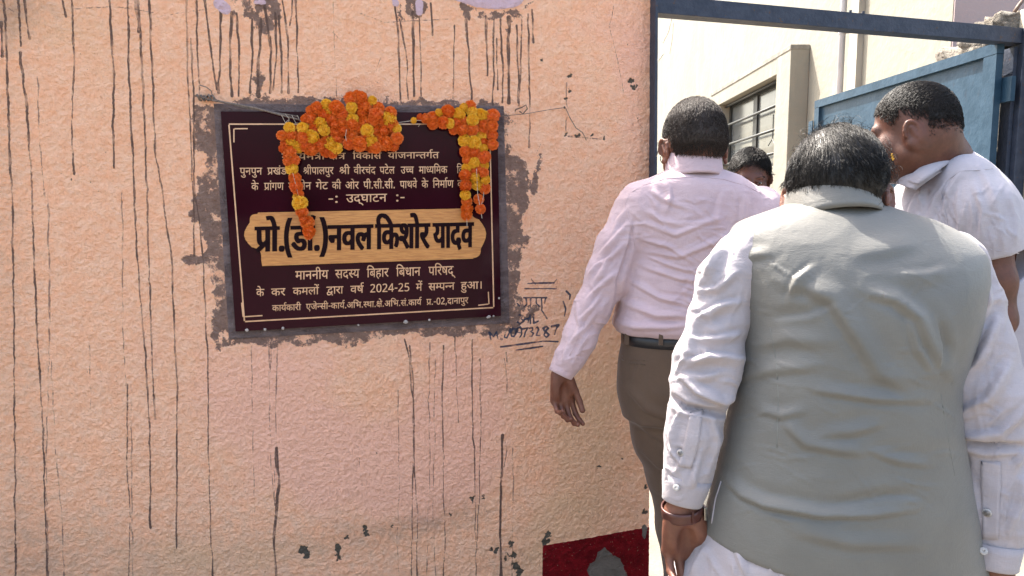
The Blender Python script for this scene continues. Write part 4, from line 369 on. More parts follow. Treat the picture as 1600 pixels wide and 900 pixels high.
# wooden name strip with scalloped ends
def arc(a, b, bulge, n=6):
    a, b = np.array(a, float), np.array(b, float); d = b - a; nn = np.array([-d[1], d[0]]); return [tuple(a + d * k / n + nn * bulge * math.sin(math.pi * k / n)) for k in range(n + 1)]
NP = arc((403,332),(391,348),-.3) + arc((391,348),(395,386),.30)[1:] + arc((395,386),(409.5,415),-.0)[1:] 
Z2 = lambda X, Y: (300 + X * .389, 310 + Y * .389)
NP = [Z2(*q) for q in [(265,57)] + arc((263,62),(232,97),.30)[0:] + arc((232,97),(240,196),.27)[1:] + arc((242,196),(278,246),-.25)[0:] + [(282,272),(1128,242)] + arc((1130,240),(1160,202),.25) + arc((1160,200),(1152,84),.22)[1:] + arc((1150,84),(1124,44),-.25)[0:] + [(1120,40)]]
t = NT('carved_wood'); g = t.noise(22, 5, .6, stretch=(1, 1, 12), dist=.4); g2 = t.noise(160, 3, stretch=(.3, .3, 6))
MAT_WOOD = t.done(t.mix(t.ramp(g, .3, .7), (.56, .25, .065), (.38, .145, .032)), .42, t.bump(t.math('ADD', g, t.math('MULTIPLY', g2, .4)), .5, .002))
npl = wallpoly('name_strip', NP[::-1], PO + .004, .006, MAT_WOOD, plq)
DARK = simple('engraved_letter', (.012, .003, .005), None, 40, .5, .1, Specular_IOR_Level=.06)
GL = [[[tuple(map(int, q.split(','))) for q in c.split(' ')] for c in g.split('|')] for g in GLYPHS.split(';')]
def word_mesh(wd, parent, mat, off, th, bold=0, name='lettering', shifts=(0,)):
    ax, ay, bx, by, hh, x0, x1, L = wd
    A0 = W(ax, ay, off); B0 = W(bx, by, off); down = W(ax, ay + hh, off) - A0
    ex = (B0 - A0) / (x1 - x0); ey = -down / 610.0
    VV = []; FF = []
    for k, (gi, gx, gy) in enumerate(L):
        cu = bpy.data.curves.new('g', 'CURVE'); cu.dimensions = '2D'; cu.fill_mode = 'BOTH'; cu.extrude = .5; cu.offset = bold
        for c in GL[gi]:
            s_ = cu.splines.new('POLY'); s_.points.add(len(c) - 1)
            for i, (x, y) in enumerate(c): s_.points[i].co = (x * .01, y * .01, 0, 1)
            s_.use_cyclic_u = True
        o = bpy.data.objects.new('g', cu); me = o.to_mesh()
        v = np.empty(len(me.vertices) * 3); me.vertices.foreach_get('co', v); v = v.reshape(-1, 3); b = sum(len(q) for q in VV)
        FF += [tuple(b + i for i in p.vertices) for p in me.polygons]
        x = v[:, 0] * 100 + gx - x0; y = v[:, 1] * 100 + gy - 618
        for si, sh in enumerate(shifts):
            if si: nv_ = len(me.vertices); FF += [tuple(b + si * nv_ + i for i in p.vertices) for p in me.polygons]
            VV.append(A0 + (x + sh)[:, None] * ex + y[:, None] * ey + (v[:, 2:3] * th + (k % 3 + si * 3) * 4e-5) * WN)
        o.to_mesh_clear(); bpy.data.objects.remove(o); bpy.data.curves.remove(cu)
    return mesh_np(name, np.vstack(VV), FF, mat, parent)
for wi, wd in enumerate(WORDS):
    big = wd[4] > 30
    word_mesh(wd, npl if big else plq, DARK if big else GOLD, PO + (.0046 if big else .0008), .0012 if big else .001, (.13 if big else .06), 'name_letter' if big else 'lettering', (-36, -12, 12, 36) if big else (0,))
# little dabs of white cement along the plaque's lower edge
MAT_CEMD = simple('white_cement', (.38, .33, .30), None, 60, .8, .4)
for x, y, r in [(386,516,2.6),(414,515,2.2),(442,513,2.4),(634,503,3.2),(671,500,2),(762,496,2),(764,495,2.6),(771,494,1.6),(780,466,1.8),(560,508,1.6)]:
    import bmesh
    bm = bmesh.new(); bmesh.ops.create_icosphere(bm, subdivisions=2, radius=r * PXM)
    c = W(x, y, PO + .0005); vv = [np.array(v.co) * (1 + rng.uniform(-.3, .3), .5, 1) + c for v in bm.verts]; ff = [tuple(v.index for v in f.verts) for f in bm.faces]; bm.free()
    mesh_np('cement_dab', vv, ff, MAT_CEMD, plq, True)
print('plaque', time.time() - T0)
# ================================================================== marigold garlands
t = NT('orange_marigold'); oi = t.n('ObjectInfo').outputs['Random']; nz = t.noise(60, 2)
MAT_MO = t.done(t.mix(nz, t.mix(oi, (.74, .14, .006), (.80, .20, .010)), (.55, .07, .003)), .6, None, Subsurface_Weight=.0)
t = NT('yellow_marigold'); oi = t.n('ObjectInfo').outputs['Random']; nz = t.noise(60, 2)
MAT_MY = t.done(t.mix(nz, t.mix(oi, (.80, .44, .014), (.82, .50, .03)), (.66, .28, .008)), .6)
def flower_mesh(name, mat, seed):
    r = np.random.default_rng(seed); V = []; F = []; N = 170
    def quadstrip(c, d, up, L, w, cup):
        b = len(V); side = np.cross(d, up); side /= np.linalg.norm(side) + 1e-9
        for k, (tt, ww, cc) in enumerate(((0, .25, 0), (.55, .8, .12), (1., 1., .0))):
            for s_ in (-1, 0, 1):
                q = c + d * L * tt + side * w * ww * s_ + up * (cup * (abs(s_) * .6 + cc)) + (r.normal(0, .06, 3) * w if tt else 0)
                V.append(tuple(q))
        for k in range(2):
            for j in range(2): F.append((b + k * 3 + j, b + k * 3 + j + 1, b + k * 3 + j + 4, b + k * 3 + j + 3))
    for i in range(N):                          # ruffled petals on a flattened ball
        z = 1 - 1.9 * (i + .5) / N; ph = i * 2.399963 + r.normal(0, .15); rr = math.sqrt(max(0, 1 - z * z))
        n = np.array([rr * math.cos(ph), rr * math.sin(ph), z]); pole = np.array([0, 0, 1.]) - n * z; pole = pole / (np.linalg.norm(pole) + 1e-3)
        d = n * .9 + pole * r.uniform(-.25, .35) + r.normal(0, .18, 3); d /= np.linalg.norm(d)
        u2 = pole - d * (pole @ d); u2 = u2 / (np.linalg.norm(u2) + 1e-3)
        if z > .93: u2 = np.cross(d, (math.cos(ph), math.sin(ph), 0)); u2 /= np.linalg.norm(u2) + 1e-6
        quadstrip(n * .62, d, u2, .40 * r.uniform(.85, 1.12), .16 * r.uniform(.8, 1.2), .07)
    for i in range(7):                          # solid heart under the petals
        for j in range(10):
            th_, ph = math.pi * i / 6, 2 * math.pi * j / 10; V.append((.74 * math.sin(th_) * math.cos(ph), .74 * math.sin(th_) * math.sin(ph), .74 * math.cos(th_)))
    b = len(V) - 70
    for i in range(6):
        for j in range(10): F.append((b + i * 10 + j, b + (i + 1) * 10 + j, b + (i + 1) * 10 + (j + 1) % 10, b + i * 10 + (j + 1) % 10))
    b = len(V); m = 10                          # green-white calyx core
    me = bpy.data.meshes.new(name); me.from_pydata(V, [], F); me.materials.append(mat); me.update(); return me
FMO = [flower_mesh('orange_marigold', MAT_MO, s) for s in range(4)]; FMY = [flower_mesh('yellow_marigold', MAT_MY, s + 9) for s in range(3)]
MAT_STR = simple('cotton_string', (.55, .48, .40), None, 200, .8, .2); MAT_ROPE = simple('twisted_rope', (.20, .15, .12), (.10, .08, .07), 150, .9, .6, 400)
Z1 = lambda X, Y: (300 + X * .35, 120 + Y * .35)
def garland(name, spec, label, strings):
    px = [Z1(q[1], q[2]) for q in spec]; rt = root(name, W(px[0][0], px[0][1], .05), label, 'flower garland', 'marigold garlands on the plaque')
    base = np.array(rt.location)
    for k, (c, X, Y, *sz) in enumerate(spec):
        x, y = Z1(X, Y); depth = sz[1] if len(sz) > 1 else rng.uniform(.036, .052); p = W(x, y, depth)
        me = random.choice(FMO if c == 'O' else FMY); o = bpy.data.objects.new('marigold', me); col.objects.link(o); o.parent = rt
        o.location = Vector([float(v) for v in (p - base)]); s_ = (sz[0] if sz else 30) * .35 * PXM * .93 * rng.uniform(.93, 1.07)
        q = Vector([float(v) for v in (WN + rng.normal(0, .45, 3))]).to_track_quat('Z', 'Y'); o.rotation_euler = q.to_euler(); o.scale = (s_, s_, s_ * .85)
    for s_ in strings:
        m = MB(); m.tube([W(*Z1(a, b), off=o_) for a, b, o_ in s_], .0009, 5); m.build('string', MAT_STR, rt)
    return rt
G1 = [('Y',435,228,26),('O',400,262,24),('O',440,262),('Y',495,230,26),('O',480,268),('O',530,150,22),('Y',545,165,18),('O',560,140),('Y',600,125,28),('O',645,140,34),('O',668,165,30),('O',590,172),('Y',612,152,24),('O',625,190),('O',640,215,34),('Y',572,208,28),('O',530,185),('O',508,190,24),('O',548,235),('Y',590,238,30),('O',645,245,32),('O',650,275),('Y',535,268,34),('O',500,270),('O',505,305),('Y',475,312,27),('Y',440,290,24),('O',420,298,26),('O',408,320,20),('O',438,335,32),('O',600,290,24),('Y',625,300,36),('Y',645,318,28),('O',565,305),('O',535,322),('O',598,335,26),('O',628,345,20),('O',520,330,20),
 ('O',710,98,30),('O',738,84,24),('O',757,90,26),('O',768,128,36),('Y',805,106,22),('O',832,140,26),('Y',712,138,28),('Y',716,190,28),('O',765,165,28),('O',770,205,32),('O',822,168,32),('O',812,192,28),('Y',782,240,32),('O',740,228,24),('O',715,215,26),('O',712,262,28),('O',700,300,26),('O',748,300,36),('Y',800,288,28),('O',822,240,32),('O',856,240,26),('O',852,275,30),('O',822,315,30),('O',868,298,32),('O',890,215,34),('O',885,160,28),('Y',880,188,34),('Y',912,230,24),('O',915,275,30),('O',900,310,26),('O',782,272,26),('O',800,318,24),('O',848,190,26),('O',670,205,24),('O',675,240,22),
 ('O',430,352,26),('O',460,372,22),('O',428,378,22),('Y',445,410,30),('O',460,453,28),('O',465,490,32),('O',476,524,24),('Y',473,536,22),('Y',482,565,34),('O',491,603,28),('O',500,636,24),('O',515,650,30),('O',523,690,28),('O',520,706,22)]
G1 += [('O', x, y, 30, .022) for x, y in [(560,180),(600,210),(620,260),(560,260),(500,240),(460,250),(580,300),(640,290),(740,150),(760,250),(720,280),(790,180),(840,220),(850,300),(890,260),(780,300),(430,310),(690,180),(500,290),(700,240)]]
garland('marigold_garland', G1, 'bunched orange and yellow marigold garland trailing down over the left half of the plaque',
        [[(440,330,.05),(445,410,.05),(465,490,.05),(482,565,.05),(523,700,.05),(526,730,.045)],[(690,235,.07),(685,265,.06),(692,300,.055)]])
G2 = [('Y',990,195,16),('O',1018,180,18),('O',1040,186,22),('O',1075,180,28),('Y',1103,160,18),('O',1142,155,32),('O',1075,210,28),('O',1122,205,30),('Y',1150,208,24),('Y',1192,168,32),('O',1180,208,26),('O',1210,195,26),('Y',1212,138,22),('O',1242,130,26),('Y',1250,155,26),('Y',1253,193,30),('O',1205,235,30),('O',1168,238,24),('O',1250,235,32),('Y',1288,170,28),('Y',1312,172,20),('O',1342,175,32),('O',1300,215,28),('O',1342,220,26),('Y',1215,285,28),('Y',1260,295,32),('O',1298,240,24),('Y',1293,264,24),('O',1341,262,28),('O',1342,303,28),('O',1300,292,24),('Y',1302,320,20),('O',1220,335,28),('O',1258,338,32),('O',1305,358,30),('O',1228,372,22),('Y',1258,385,30),('Y',1304,397,22),('Y',1225,408,24),('O',1270,418,30),('O',1302,428,26),('O',1220,440,28),('Y',1262,450,26),('Y',1311,460,24),('O',1222,486,32),('Y',1273,482,28),('O',1308,498,28),('Y',1220,527,26),('O',1227,556,28),('O',1280,546,24),('O',1228,588,28),('O',1288,590,26),('O',1226,616,28)]
G2 += [('O', x, y, 28, .020) for x, y in [(1100,190),(1180,190),(1230,220),(1270,260),(1240,310),(1270,360),(1240,400),(1290,460),(1245,470),(1300,195)]]
garland('marigold_garland', G2, 'orange and yellow marigold garland hanging down the right edge of the plaque',
        [[(915,205,.03),(990,195,.04),(1075,195,.045),(1180,200,.045),(1340,178,.04)],[(1270,410,.06),(1275,520,.056),(1295,632,.05)],[(1226,600,.05),(1228,668,.045)],[(925,212,.03),(1020,210,.035),(1010,222,.03)],[(1300,400,.05),(1302,530,.05),(1288,590,.05)]])
# ---- the ropes, wires and nails that carry them
rp = root('rope', W(310, 152, .01), 'frayed brown rope tied from a nail left of the plaque to the garland', 'rope')
m = MB(); m.tube([W(318,154,.012), W(340,158,.02), (W(400,169,.028)), W(440,180,.035), W(468,187,.045)], [.0030,.0034,.0034,.0030,.0026], 7); m.build('strand', MAT_ROPE, rp, True)
m = MB(); m.tube([W(340,157,.022), W(390,170,.026), W(430,176,.03), W(466,182,.04)], .0022, 6); m.build('strand', MAT_ROPE, rp, True)
m = MB()
for k in range(5): m.tube([W(306+k*6,150+k%2,.004), W(308+k*6,148+k%3,.016), W(312+k*6,156,.018), W(314+k*6,157,.004)], .0032, 6)
m.build('knot', MAT_ROPE, rp, True)
m = MB(); m.tube([W(332,150,.01), W(330,142,.014), W(322,136,.016), W(312,133,.01)], .0016, 5); m.build('loose_end', MAT_ROPE, rp, True)
for q in ([(446,178),(452,186),(446,192)], [(456,180),(462,192),(470,190),(464,180)], [(440,180),(447,194),(452,188)]):
    m = MB(); m.tube([W(*a, off=.045) for a in q], .0008, 4); m.build('thread', MAT_STR, rp)
wr = root('wire', W(885, 170, .01), 'thin wire from the right garland to a nail, its loose end dangling below', 'wire')
m = MB(); m.tube([W(776,182,.035), W(820,178,.02), W(860,171,.012), W(883,168,.012)], .0011, 6); m.build('strand', MAT_ROPE, wr, True)
m = MB(); m.tube([W(884,169,.012), W(890,183,.02), W(900,200,.014), W(910,207,.016), W(914,214,.01), W(916,219,.006)], .0014, 6); m.build('loose_end', MAT_ROPE, wr, True)
MAT_NAIL = simple('rusty_nail', (.12, .07, .045), None, 200, .6, .3)
for x, y, lab in [(882,168,'short rusty nail holding the thin wire beside a paint chip'),(312,152,'rusty nail knotted with rope left of the plaque')]:
    m = MB(); m.tube([W(x,y,-.01), W(x,y,.022), W(x,y,.0225), W(x,y,.025)], [.0018,.0018,.0042,.0042], 8); o = m.build('nail', MAT_NAIL, None, False, W(x,y,0)); tag(o, lab, 'nail')
m = MB(); m.tube([W(805,174,-.004), W(806,171,.012), W(815,168,.018), W(822,164,.02), W(824,170,.02), W(817,178,.02), W(812,174,.012)], .0020, 6); o = m.build('bent_nail', MAT_NAIL, None, True, W(812,172,0)); tag(o, 'curled bent nail in the wall over which the thin wire passes', 'nail')
m = MB(); m.tube([W(652,177,.02), W(652,183,.028), W(652,188,.03)], .001, 4)
print('garland', time.time() - T0)
# ================================================================== ground, building, gate
t = NT('concrete_ground'); nn = t.noise(3, 5); c0 = t.mix(t.ramp(nn, .35, .65), (.165, .145, .115), (.12, .105, .085)); c0 = t.mix(t.math('MULTIPLY', t.ramp(t.noise(40, 4), .55, .7), .5), c0, (.14, .12, .10))
MAT_GR = t.done(c0, .9, t.bump(t.noise(60, 4), .5, .01))
gx = np.concatenate([[-200, -60, -20, -8], np.linspace(-5, 5, 60), [8, 20, 60, 200]]); GX, GY = np.meshgrid(gx, gx + 3)
GZ = np.where((abs(GX) < 5.2) & (abs(GY - 3) < 5.2), .008 * (np.sin(GX * 3.1 + GY) * np.cos(GY * 2.3)), 0)
n_ = len(gx); ix = np.arange(n_ * n_).reshape(n_, n_); GF = np.stack([ix[:-1, :-1], ix[:-1, 1:], ix[1:, 1:], ix[1:, :-1]], -1).reshape(-1, 4)
structure(mesh_np('ground', np.stack([GX, GY, GZ], -1).reshape(-1, 3), GF, MAT_GR, None, True))
BX = 2.8; BY0 = 4.63; BY1 = 19.0
t = NT('cream_facade'); pn = t.noise(3.2, 5, .62); c0 = t.mix(t.ramp(t.noise(1.2, 4), .35, .65), (.225, .214, .176), (.20, .19, .155)); c0 = t.mix(t.math('MULTIPLY', t.ramp(t.noise(5, 5, stretch=(1, 1, .25)), .55, .75), .35), c0, (.45, .42, .36))
MAT_FAC = t.done(c0, .85, t.bump(t.math('ADD', t.noise(14, 4), t.math('MULTIPLY', pn, 2)), .4, .012))
t = NT('end_wall_paint'); MAT_END = t.done(t.mix(t.ramp(t.noise(2, 4), .3, .7), (.34, .27, .265), (.30, .235, .23)), .85, t.bump(t.noise(30, 4), .4, .006))
MAT_BAND = simple('plinth_paint', (.30, .25, .16), (.25, .20, .13), 6, .85, .3, 40, .006)
bld = root('school_building', (BX + 2, 10, 0), 'cream two storey building with a barred window behind the gate opening', 'building')
def fy(px): return BX * FPX / (px - 800.)     # how far along the facade a photo column lies (about)
def fpt(px, py, X=BX):                        # a facade point
    r = ray(px, py); return CAM + r * (X / r[0])
fx = BX - .18; wy0, wy1 = fpt(1210, 200, fx)[1], fpt(1139, 200, BX - .04)[1]; wz0, wz1 = fpt(1210, 259, fx)[2], fpt(1210, 118, fx)[2]
m = MB()                                      # wall body with an opening for the window
R_ = 1.2
m.box((BX, BY0, 0), (BX + R_, wy0, 7)); m.box((BX, wy1, 0), (BX + R_, BY1, 7)); m.box((BX, wy0, 0), (BX + R_, wy1, wz0)); m.box((BX, wy0, wz1), (BX + R_, wy1, 7))
m.build('wall', MAT_FAC, bld)
m = MB(); m.box((BX + .004, BY0 - .012, 0), (BX + 4, BY0 - .0, 7)); m.build('end_wall', MAT_END, bld)
m = MB(); m.box((BX - .05, BY0 + .02, 0), (BX - .001, BY1, fpt(1215, 291, BX - .05)[2])); m.build('plinth', MAT_BAND, bld)
m = MB(); m.box((BX - .35, BY0 - .3, 7), (BX + 5, BY1, 7.15)); m.build('roof_slab', MAT_FAC, bld)
# projecting surround
by0 = fpt(1235, 100, fx)[1]; by1 = fpt(1110, 200, fx)[1]; bz0 = wz0 - .36; bz1 = fpt(1235, 72, fx)[2]
sur = MB()
sur.box((fx, by0, bz0), (BX - .002, wy0, bz1), .006); sur.box((fx + .002, wy1, bz0), (BX - .002, by1, bz1), .006); sur.box((fx + .002, wy0, wz1), (BX - .002, wy1, bz1), .006); sur.box((fx + .002, wy0, bz0), (BX - .002, wy1, wz0), .006)
sur = sur.build('window_surround', MAT_FAC, bld)
MAT_STN = simple('rain_stained_plaster', (.15, .14, .12), (.24, .23, .195), 9, .9, .5, 40, .008); m = MB(); m.box((fx - .006, by0 - .004, bz1 - .035), (BX - .003, by1 + .004, bz1 + .012), .005); m.build('drip_ledge', MAT_STN, bld)
MAT_IRON = simple('black_iron', (.022, .026, .026), (.012, .014, .014), 60, .5, .3); 
t = NT('frosted_glass'); MAT_GLASS = t.done(t.mix(t.ramp(t.noise(2.5, 4), .35, .65), (.11, .12, .12), (.08, .085, .085)), .18, t.bump(t.noise(3, 2), .05, .01), Specular_IOR_Level=.6)
win = bpy.data.objects.new('window', None); col.objects.link(win); win.parent = bld; win['_o'] = list(bld.location)
X0 = BX - .04; wd_ = wy1 - wy0; hh = wz1 - wz0
m = MB()
for y in (wy0 + .02, wy0 + wd_ * .5, wy1 - .02): m.box((X0, y - .042, wz0), (X0 + .05, y + .042, wz1))
m.box((X0 + .004, wy0, wz0), (X0 + .046, wy1, wz0 + .06)); m.box((X0 + .004, wy0, wz1 - .05), (X0 + .046, wy1, wz1))
m.box((X0 + .002, wy0 + wd_ * .5 + .05, wz0 + .05), (X0 + .048, wy0 + wd_ * .5 + .09, wz1 - .05))
f_ = m.build('frame', MAT_IRON, win)
for a_, b_ in ((wy0 + .05, wy0 + wd_ * .5 - .03), (wy0 + wd_ * .5 + .09, wy1 - .05)):
    m = MB(); m.box((X0 + .02, a_, wz0 + .06), (X0 + .026, b_, wz1 - .05)); m.build('pane', MAT_GLASS, win)
for k in range(6):
    z = wz0 + hh * (.16 + .27 * k)
    if z < wz1 - .02:
        m = MB(); m.tube([(X0 - .05, wy0 - .02, z), (X0 - .05, wy1 + .02, z)], .015, 7); m.build('bar', MAT_IRON, win, True)
m = MB(); cz = wz0 + .2; cy = wy0 + .3; m.tube([(X0 - .045, cy, wz0 + .55), (X0 - .045, cy, cz + .1), (X0 - .045, cy - .1, cz), (X0 - .045, cy - .22, cz - .06)], .006, 5); m.tube([(X0 - .045, cy, cz + .1), (X0 - .045, cy + .12, cz + .04)], .006, 5); m.build('grille_wire', MAT_IRON, win)
MAT_ROOM = simple('dark_room', (.08, .08, .08)); m = MB(); m.box((X0 + .2, wy0, wz0), (X0 + .22, wy1, wz1)); m.build('dark_room_sheet', MAT_ROOM, win)  # dark sheet standing in for the unlit room behind the panes
# drain pipe
MAT_PVC = simple('white_plastic_pipe', (.42, .42, .43), None, 3, .35, .05)
pp = fpt(1314, 100, BX - .07); dp = root('drain_pipe', (pp[0], pp[1], 0), 'white plastic drain pipe running down the cream facade', 'pipe')
m = MB(); m.tube([(pp[0], pp[1], 0), (pp[0], pp[1], 6.9)], .026, 14); m.build('pipe', MAT_PVC, dp, True)
for z in (1.2, 2.9, 4.6): m = MB(); m.tube([(pp[0], pp[1], z - .02), (pp[0], pp[1], z + .02)], .032, 14); m.box((pp[0], pp[1] - .012, z - .015), (BX, pp[1] + .012, z + .015)); m.build('pipe_clip', MAT_PVC, dp)
# added fin beside the pipe, standing in for its shadow band
q = fpt(1333, 100, BX - .05); m = MB(); m.box((BX - .05, q[1] - .05, 0.0), (BX - .001, q[1] + .10, 7)); m.build('shadow_band_fin', simple('shadow_band_paint', (.33, .31, .26), None, 3, .85, .3), bld)
# peeled plaster patches far along the facade
MAT_PEEL = simple('peeled_plaster', (.36, .34, .30), (.22, .20, .18), 8, .9, .8, 30, .02)
for q in ([(1028,60),(1040,42),(1046,24),(1050,26),(1044,50),(1036,66)], [(1040,70),(1046,52),(1052,36),(1050,60),(1046,84)], [(1026,88),(1034,78),(1036,84),(1028,96)]):
    pts = np.array([fpt(a_, b_, BX - .006) for a_, b_ in q]); n__ = len(pts); m = MB(); m.add(np.vstack([pts, pts + (.004, 0, 0)]), [tuple(range(n__))] + [tuple(n__ + i for i in range(n__))[::-1]] + [(i, (i + 1) % n__, (i + 1) % n__ + n__, i + n__) for i in range(n__)]); m.build('bare_patch', MAT_PEEL, bld)
# ---- gate
t = NT('blue_gate_paint'); nb = t.noise(9, 5, .65); c0 = t.mix(t.ramp(nb, .35, .65), (.016, .040, .066), (.025, .054, .086)); c0 = t.mix(t.math('MULTIPLY', t.ramp(t.noise(38, 4, stretch=(1, 1, .4)), .62, .70), .7), c0, (.02, .035, .055))
MAT_BLUE = t.done(c0, .42, t.bump(t.noise(30, 4), .35, .006), Specular_IOR_Level=.15)
t = NT('old_blue_steel'); nb = t.noise(25, 5, .65); c0 = t.mix(t.ramp(nb, .35, .65), (.028, .036, .055), (.042, .05, .072)); c0 = t.mix(t.ramp(t.noise(60, 4), .64, .70), c0, (.07, .045, .035))
MAT_STEEL = t.done(c0, .5, t.bump(t.noise(80, 4), .5, .004), Specular_IOR_Level=.2)
gate = root('gate_surround', (.52, 2.52, 0), 'dark blue steel gate frame with its overhead beam across the opening', 'gate frame')
E0 = P(1018, 5.5, 2.5); E1 = P(1600, 56, 2.98)
d = (E1 - E0) / np.linalg.norm(E1 - E0)
m = MB(); cc = (E0 + E1) / 2; L = np.linalg.norm(E1 - E0) / 2; side = np.cross(d, (0, 0, 1)); side /= np.linalg.norm(side); up = np.cross(side, d)
m.frame_box(cc, d * L, side * .0025, up * .030, .001); m.frame_box(cc - up * .0275 - side * .028, d * L, side * .0255, up * .0022); m.build('beam', MAT_STEEL, gate)
m = MB()
for x_, y_, r_ in [(1300,20,2.2),(1322,22,2.0),(1517,40,2.6)]: pass
for px_ in (1302, 1322): tt = (px_ - 1018) / 582; c_ = E0 + (E1 - E0) * tt + up * .032; m.tube([c_ - (0, 0, .004), c_ + (0, 0, .006)], .005, 6)
m.build('bolt', MAT_STEEL, gate)
m = MB(); pA = P(1021.0, 60, 2.47); pB = P(1018.4, 600, 2.47)
bt = pB; tp = pA + (pA - pB) * ((E0[2] + .03 - pA[2]) / (pA[2] - pB[2]))
ax_ = (tp - bt) / np.linalg.norm(tp - bt); m.frame_box((tp + bt) / 2, WT * .0045, WN * .028, ax_ * np.linalg.norm(tp - bt) / 2); m.build('left_jamb', MAT_STEEL, gate)
m = MB(); R1 = P(1589, 300, 2.98); m.box((R1[0] - .030, 2.96, 0), (R1[0] + .012, 3.01, E1[2] + .028), .003); m.box((R1[0] - .048, 2.99, 0), (R1[0] - .032, 3.05, E1[2] - .04)); m.build('right_jamb', MAT_STEEL, gate)
# leaf, swung inwards
ha = P(1557, 200, 2.99); hb = P(1274, 250, 4.5); ztop = P(1557, 66, 2.99)[2]; ztop2 = P(1276, 158, 4.5)[2]
la = np.array([ha[0], ha[1], 0]); lb = np.array([hb[0], hb[1], 0]); ld = (lb - la); LL_ = np.linalg.norm(ld); ld /= LL_; ln = np.cross(ld, (0, 0, 1)); ln = ln if ln[0] < 0 else -ln
leaf = root('gate_leaf', la, 'blue sheet metal gate leaf swung open beside the facade', 'gate leaf')
def leafbox(s0, s1, z0, z1, n0, n1, name, bev=.003):
    c = la + ld * (s0 + s1) / 2 + ln * (n0 + n1) / 2 + np.array([0, 0, (z0 + z1) / 2]); m = MB(); m.frame_box(c, ld * (s1 - s0) / 2, ln * (n1 - n0) / 2, (0, 0, (z1 - z0) / 2), bev); return m.build(name, MAT_BLUE, leaf)
zt = (ztop + ztop2) / 2
def leafquad(name, s0, s1, za0, za1, zb0, zb1, n0, n1):
    V = []
    for s_, z0, z1 in ((s0, za0, za1), (s1, zb0, zb1)):
        for nn_ in (n0, n1):
            for z in (z0, z1): V.append(la + ld * s_ + ln * nn_ + np.array([0, 0, z]))
    F = [(0, 1, 3, 2), (4, 6, 7, 5), (0, 4, 5, 1), (2, 3, 7, 6), (0, 2, 6, 4), (1, 5, 7, 3)]
    m = MB(); m.add(V, F); return m.build(name, MAT_BLUE, leaf)
def ztp(s_): return ztop + (ztop2 - ztop) * s_ / LL_
leafquad('sheet', .02, LL_ - .02, .1, ztp(.02) - .02, .1, ztp(LL_ - .02) - .02, .0, .003)
leafquad('top_rail', 0, LL_, ztop - .045, ztop, ztop2 - .045, ztop2, -.01, .022)
leafquad('hinge_stile', 0.001, .075, .08, ztp(0) - .047, .08, ztp(.075) - .047, -.009, .021)
leafquad('lock_stile', LL_ - .055, LL_ - .001, .08, ztp(LL_ - .055) - .047, .08, ztp(LL_) - .047, -.009, .021)
leafquad('bottom_rail', .077, LL_ - .057, .08, .14, .08, .14, -.009, .020)
leafquad('lock_strip', LL_ + .0, LL_ + .05, .3, ztp(LL_) - .12, .3, ztp(LL_) - .12, .024, .03)
leafquad('hinge', -.05, .03, 1.86, 1.96, 1.86, 1.96, -.03, -.011); leafquad('hinge', -.05, .03, .5, .6, .5, .6, -.03, -.011)
# rough side wall behind the leaf
t = NT('broken_plaster'); nb = t.noise(7, 5, .7); c0 = t.mix(t.ramp(nb, .4, .6), (.25, .225, .19), (.11, .095, .078)); c0 = t.mix(t.ramp(t.noise(22, 4), .6, .68), c0, (.09, .075, .06))
MAT_RUB = t.done(c0, .95, t.bump(t.noise(26, 5, .7), 1., .03))
sw = root('side_wall', (2.45, 3.8, 0), 'rough rubble side wall with a broken top behind the open gate leaf', 'wall')
def rough_block(a, b, n=10, amp=.02, seed=0):
    import bmesh
    bm = bmesh.new(); bmesh.ops.create_cube(bm, size=1)
    a, b = np.array(a, float), np.array(b, float); d_ = b - a
    bmesh.ops.subdivide_edges(bm, edges=bm.edges[:], cuts=n, use_grid_fill=True)
    r = np.random.default_rng(seed); vv = []
    for v in bm.verts:
        p = np.array(v.co); q = a + (p + .5) * d_
        nn_ = math.sin(q[1] * 31 + seed) * math.sin(q[2] * 27 + q[0] * 19) + .6 * math.sin(q[1] * 71 + q[2] * 53 + seed)
        vv.append(q + (p / (np.linalg.norm(p) + 1e-6)) * amp * (nn_ + r.normal(0, .35)))
    ff = [tuple(v.index for v in f.verts) for f in bm.faces]; bm.free(); return vv, ff
vv, ff = rough_block((2.16, 3.08, 0), (2.5, 3.70, 2.12), 20, .012, 3); mesh_np('wall_body', vv, ff, MAT_RUB, sw, True)
y = 3.1; k = 0
while y < 3.62:
    w_ = rng.uniform(.13, .26); hgt = rng.uniform(.05, .12) + (.06 if y < 3.5 else 0); vv, ff = rough_block((2.17 + rng.uniform(0, .04), y, 2.10), (2.46, y + w_, 2.13 + hgt), 5, .014, k + 11); mesh_np('stone', vv, ff, MAT_RUB, sw, True); y += w_ + .01; k += 1
t = NT('blue_spilled_plaster'); c0 = t.mix(t.ramp(t.noise(5, 4, stretch=(1, 1, .4)), .46, .52), (.03, .055, .09), (.28, .24, .18)); MAT_PIL = t.done(c0, .9, t.bump(t.noise(25, 4), .7, .012))
pil = root('gate_pillar', (2.4, 3.0, 0), 'plastered gate pillar with spilled blue paint right of the frame', 'pillar')
vv, ff = rough_block((R1[0] + .016, 2.90, 0), (R1[0] + .5, 3.06, 2.25), 18, .006, 5); mesh_np('shaft', vv, ff, MAT_PIL, pil, True)
vv, ff = rough_block((R1[0] - .04, 3.06, 2.13), (R1[0] + .5, 3.35, 2.25), 8, .02, 8); mesh_np('broken_cap', vv, ff, MAT_RUB, pil, True)
m = MB(); m.tube([P(1583, 22, 3.2), P(1592, 8, 3.2), P(1604, -6, 3.22)], .008, 6); tag(m.build('iron_rod', MAT_NAIL, None, True, P(1583, 22, 3.2)), 'rusty reinforcing rod sticking out above the gate pillar', 'rod')
print('setting', time.time() - T0)
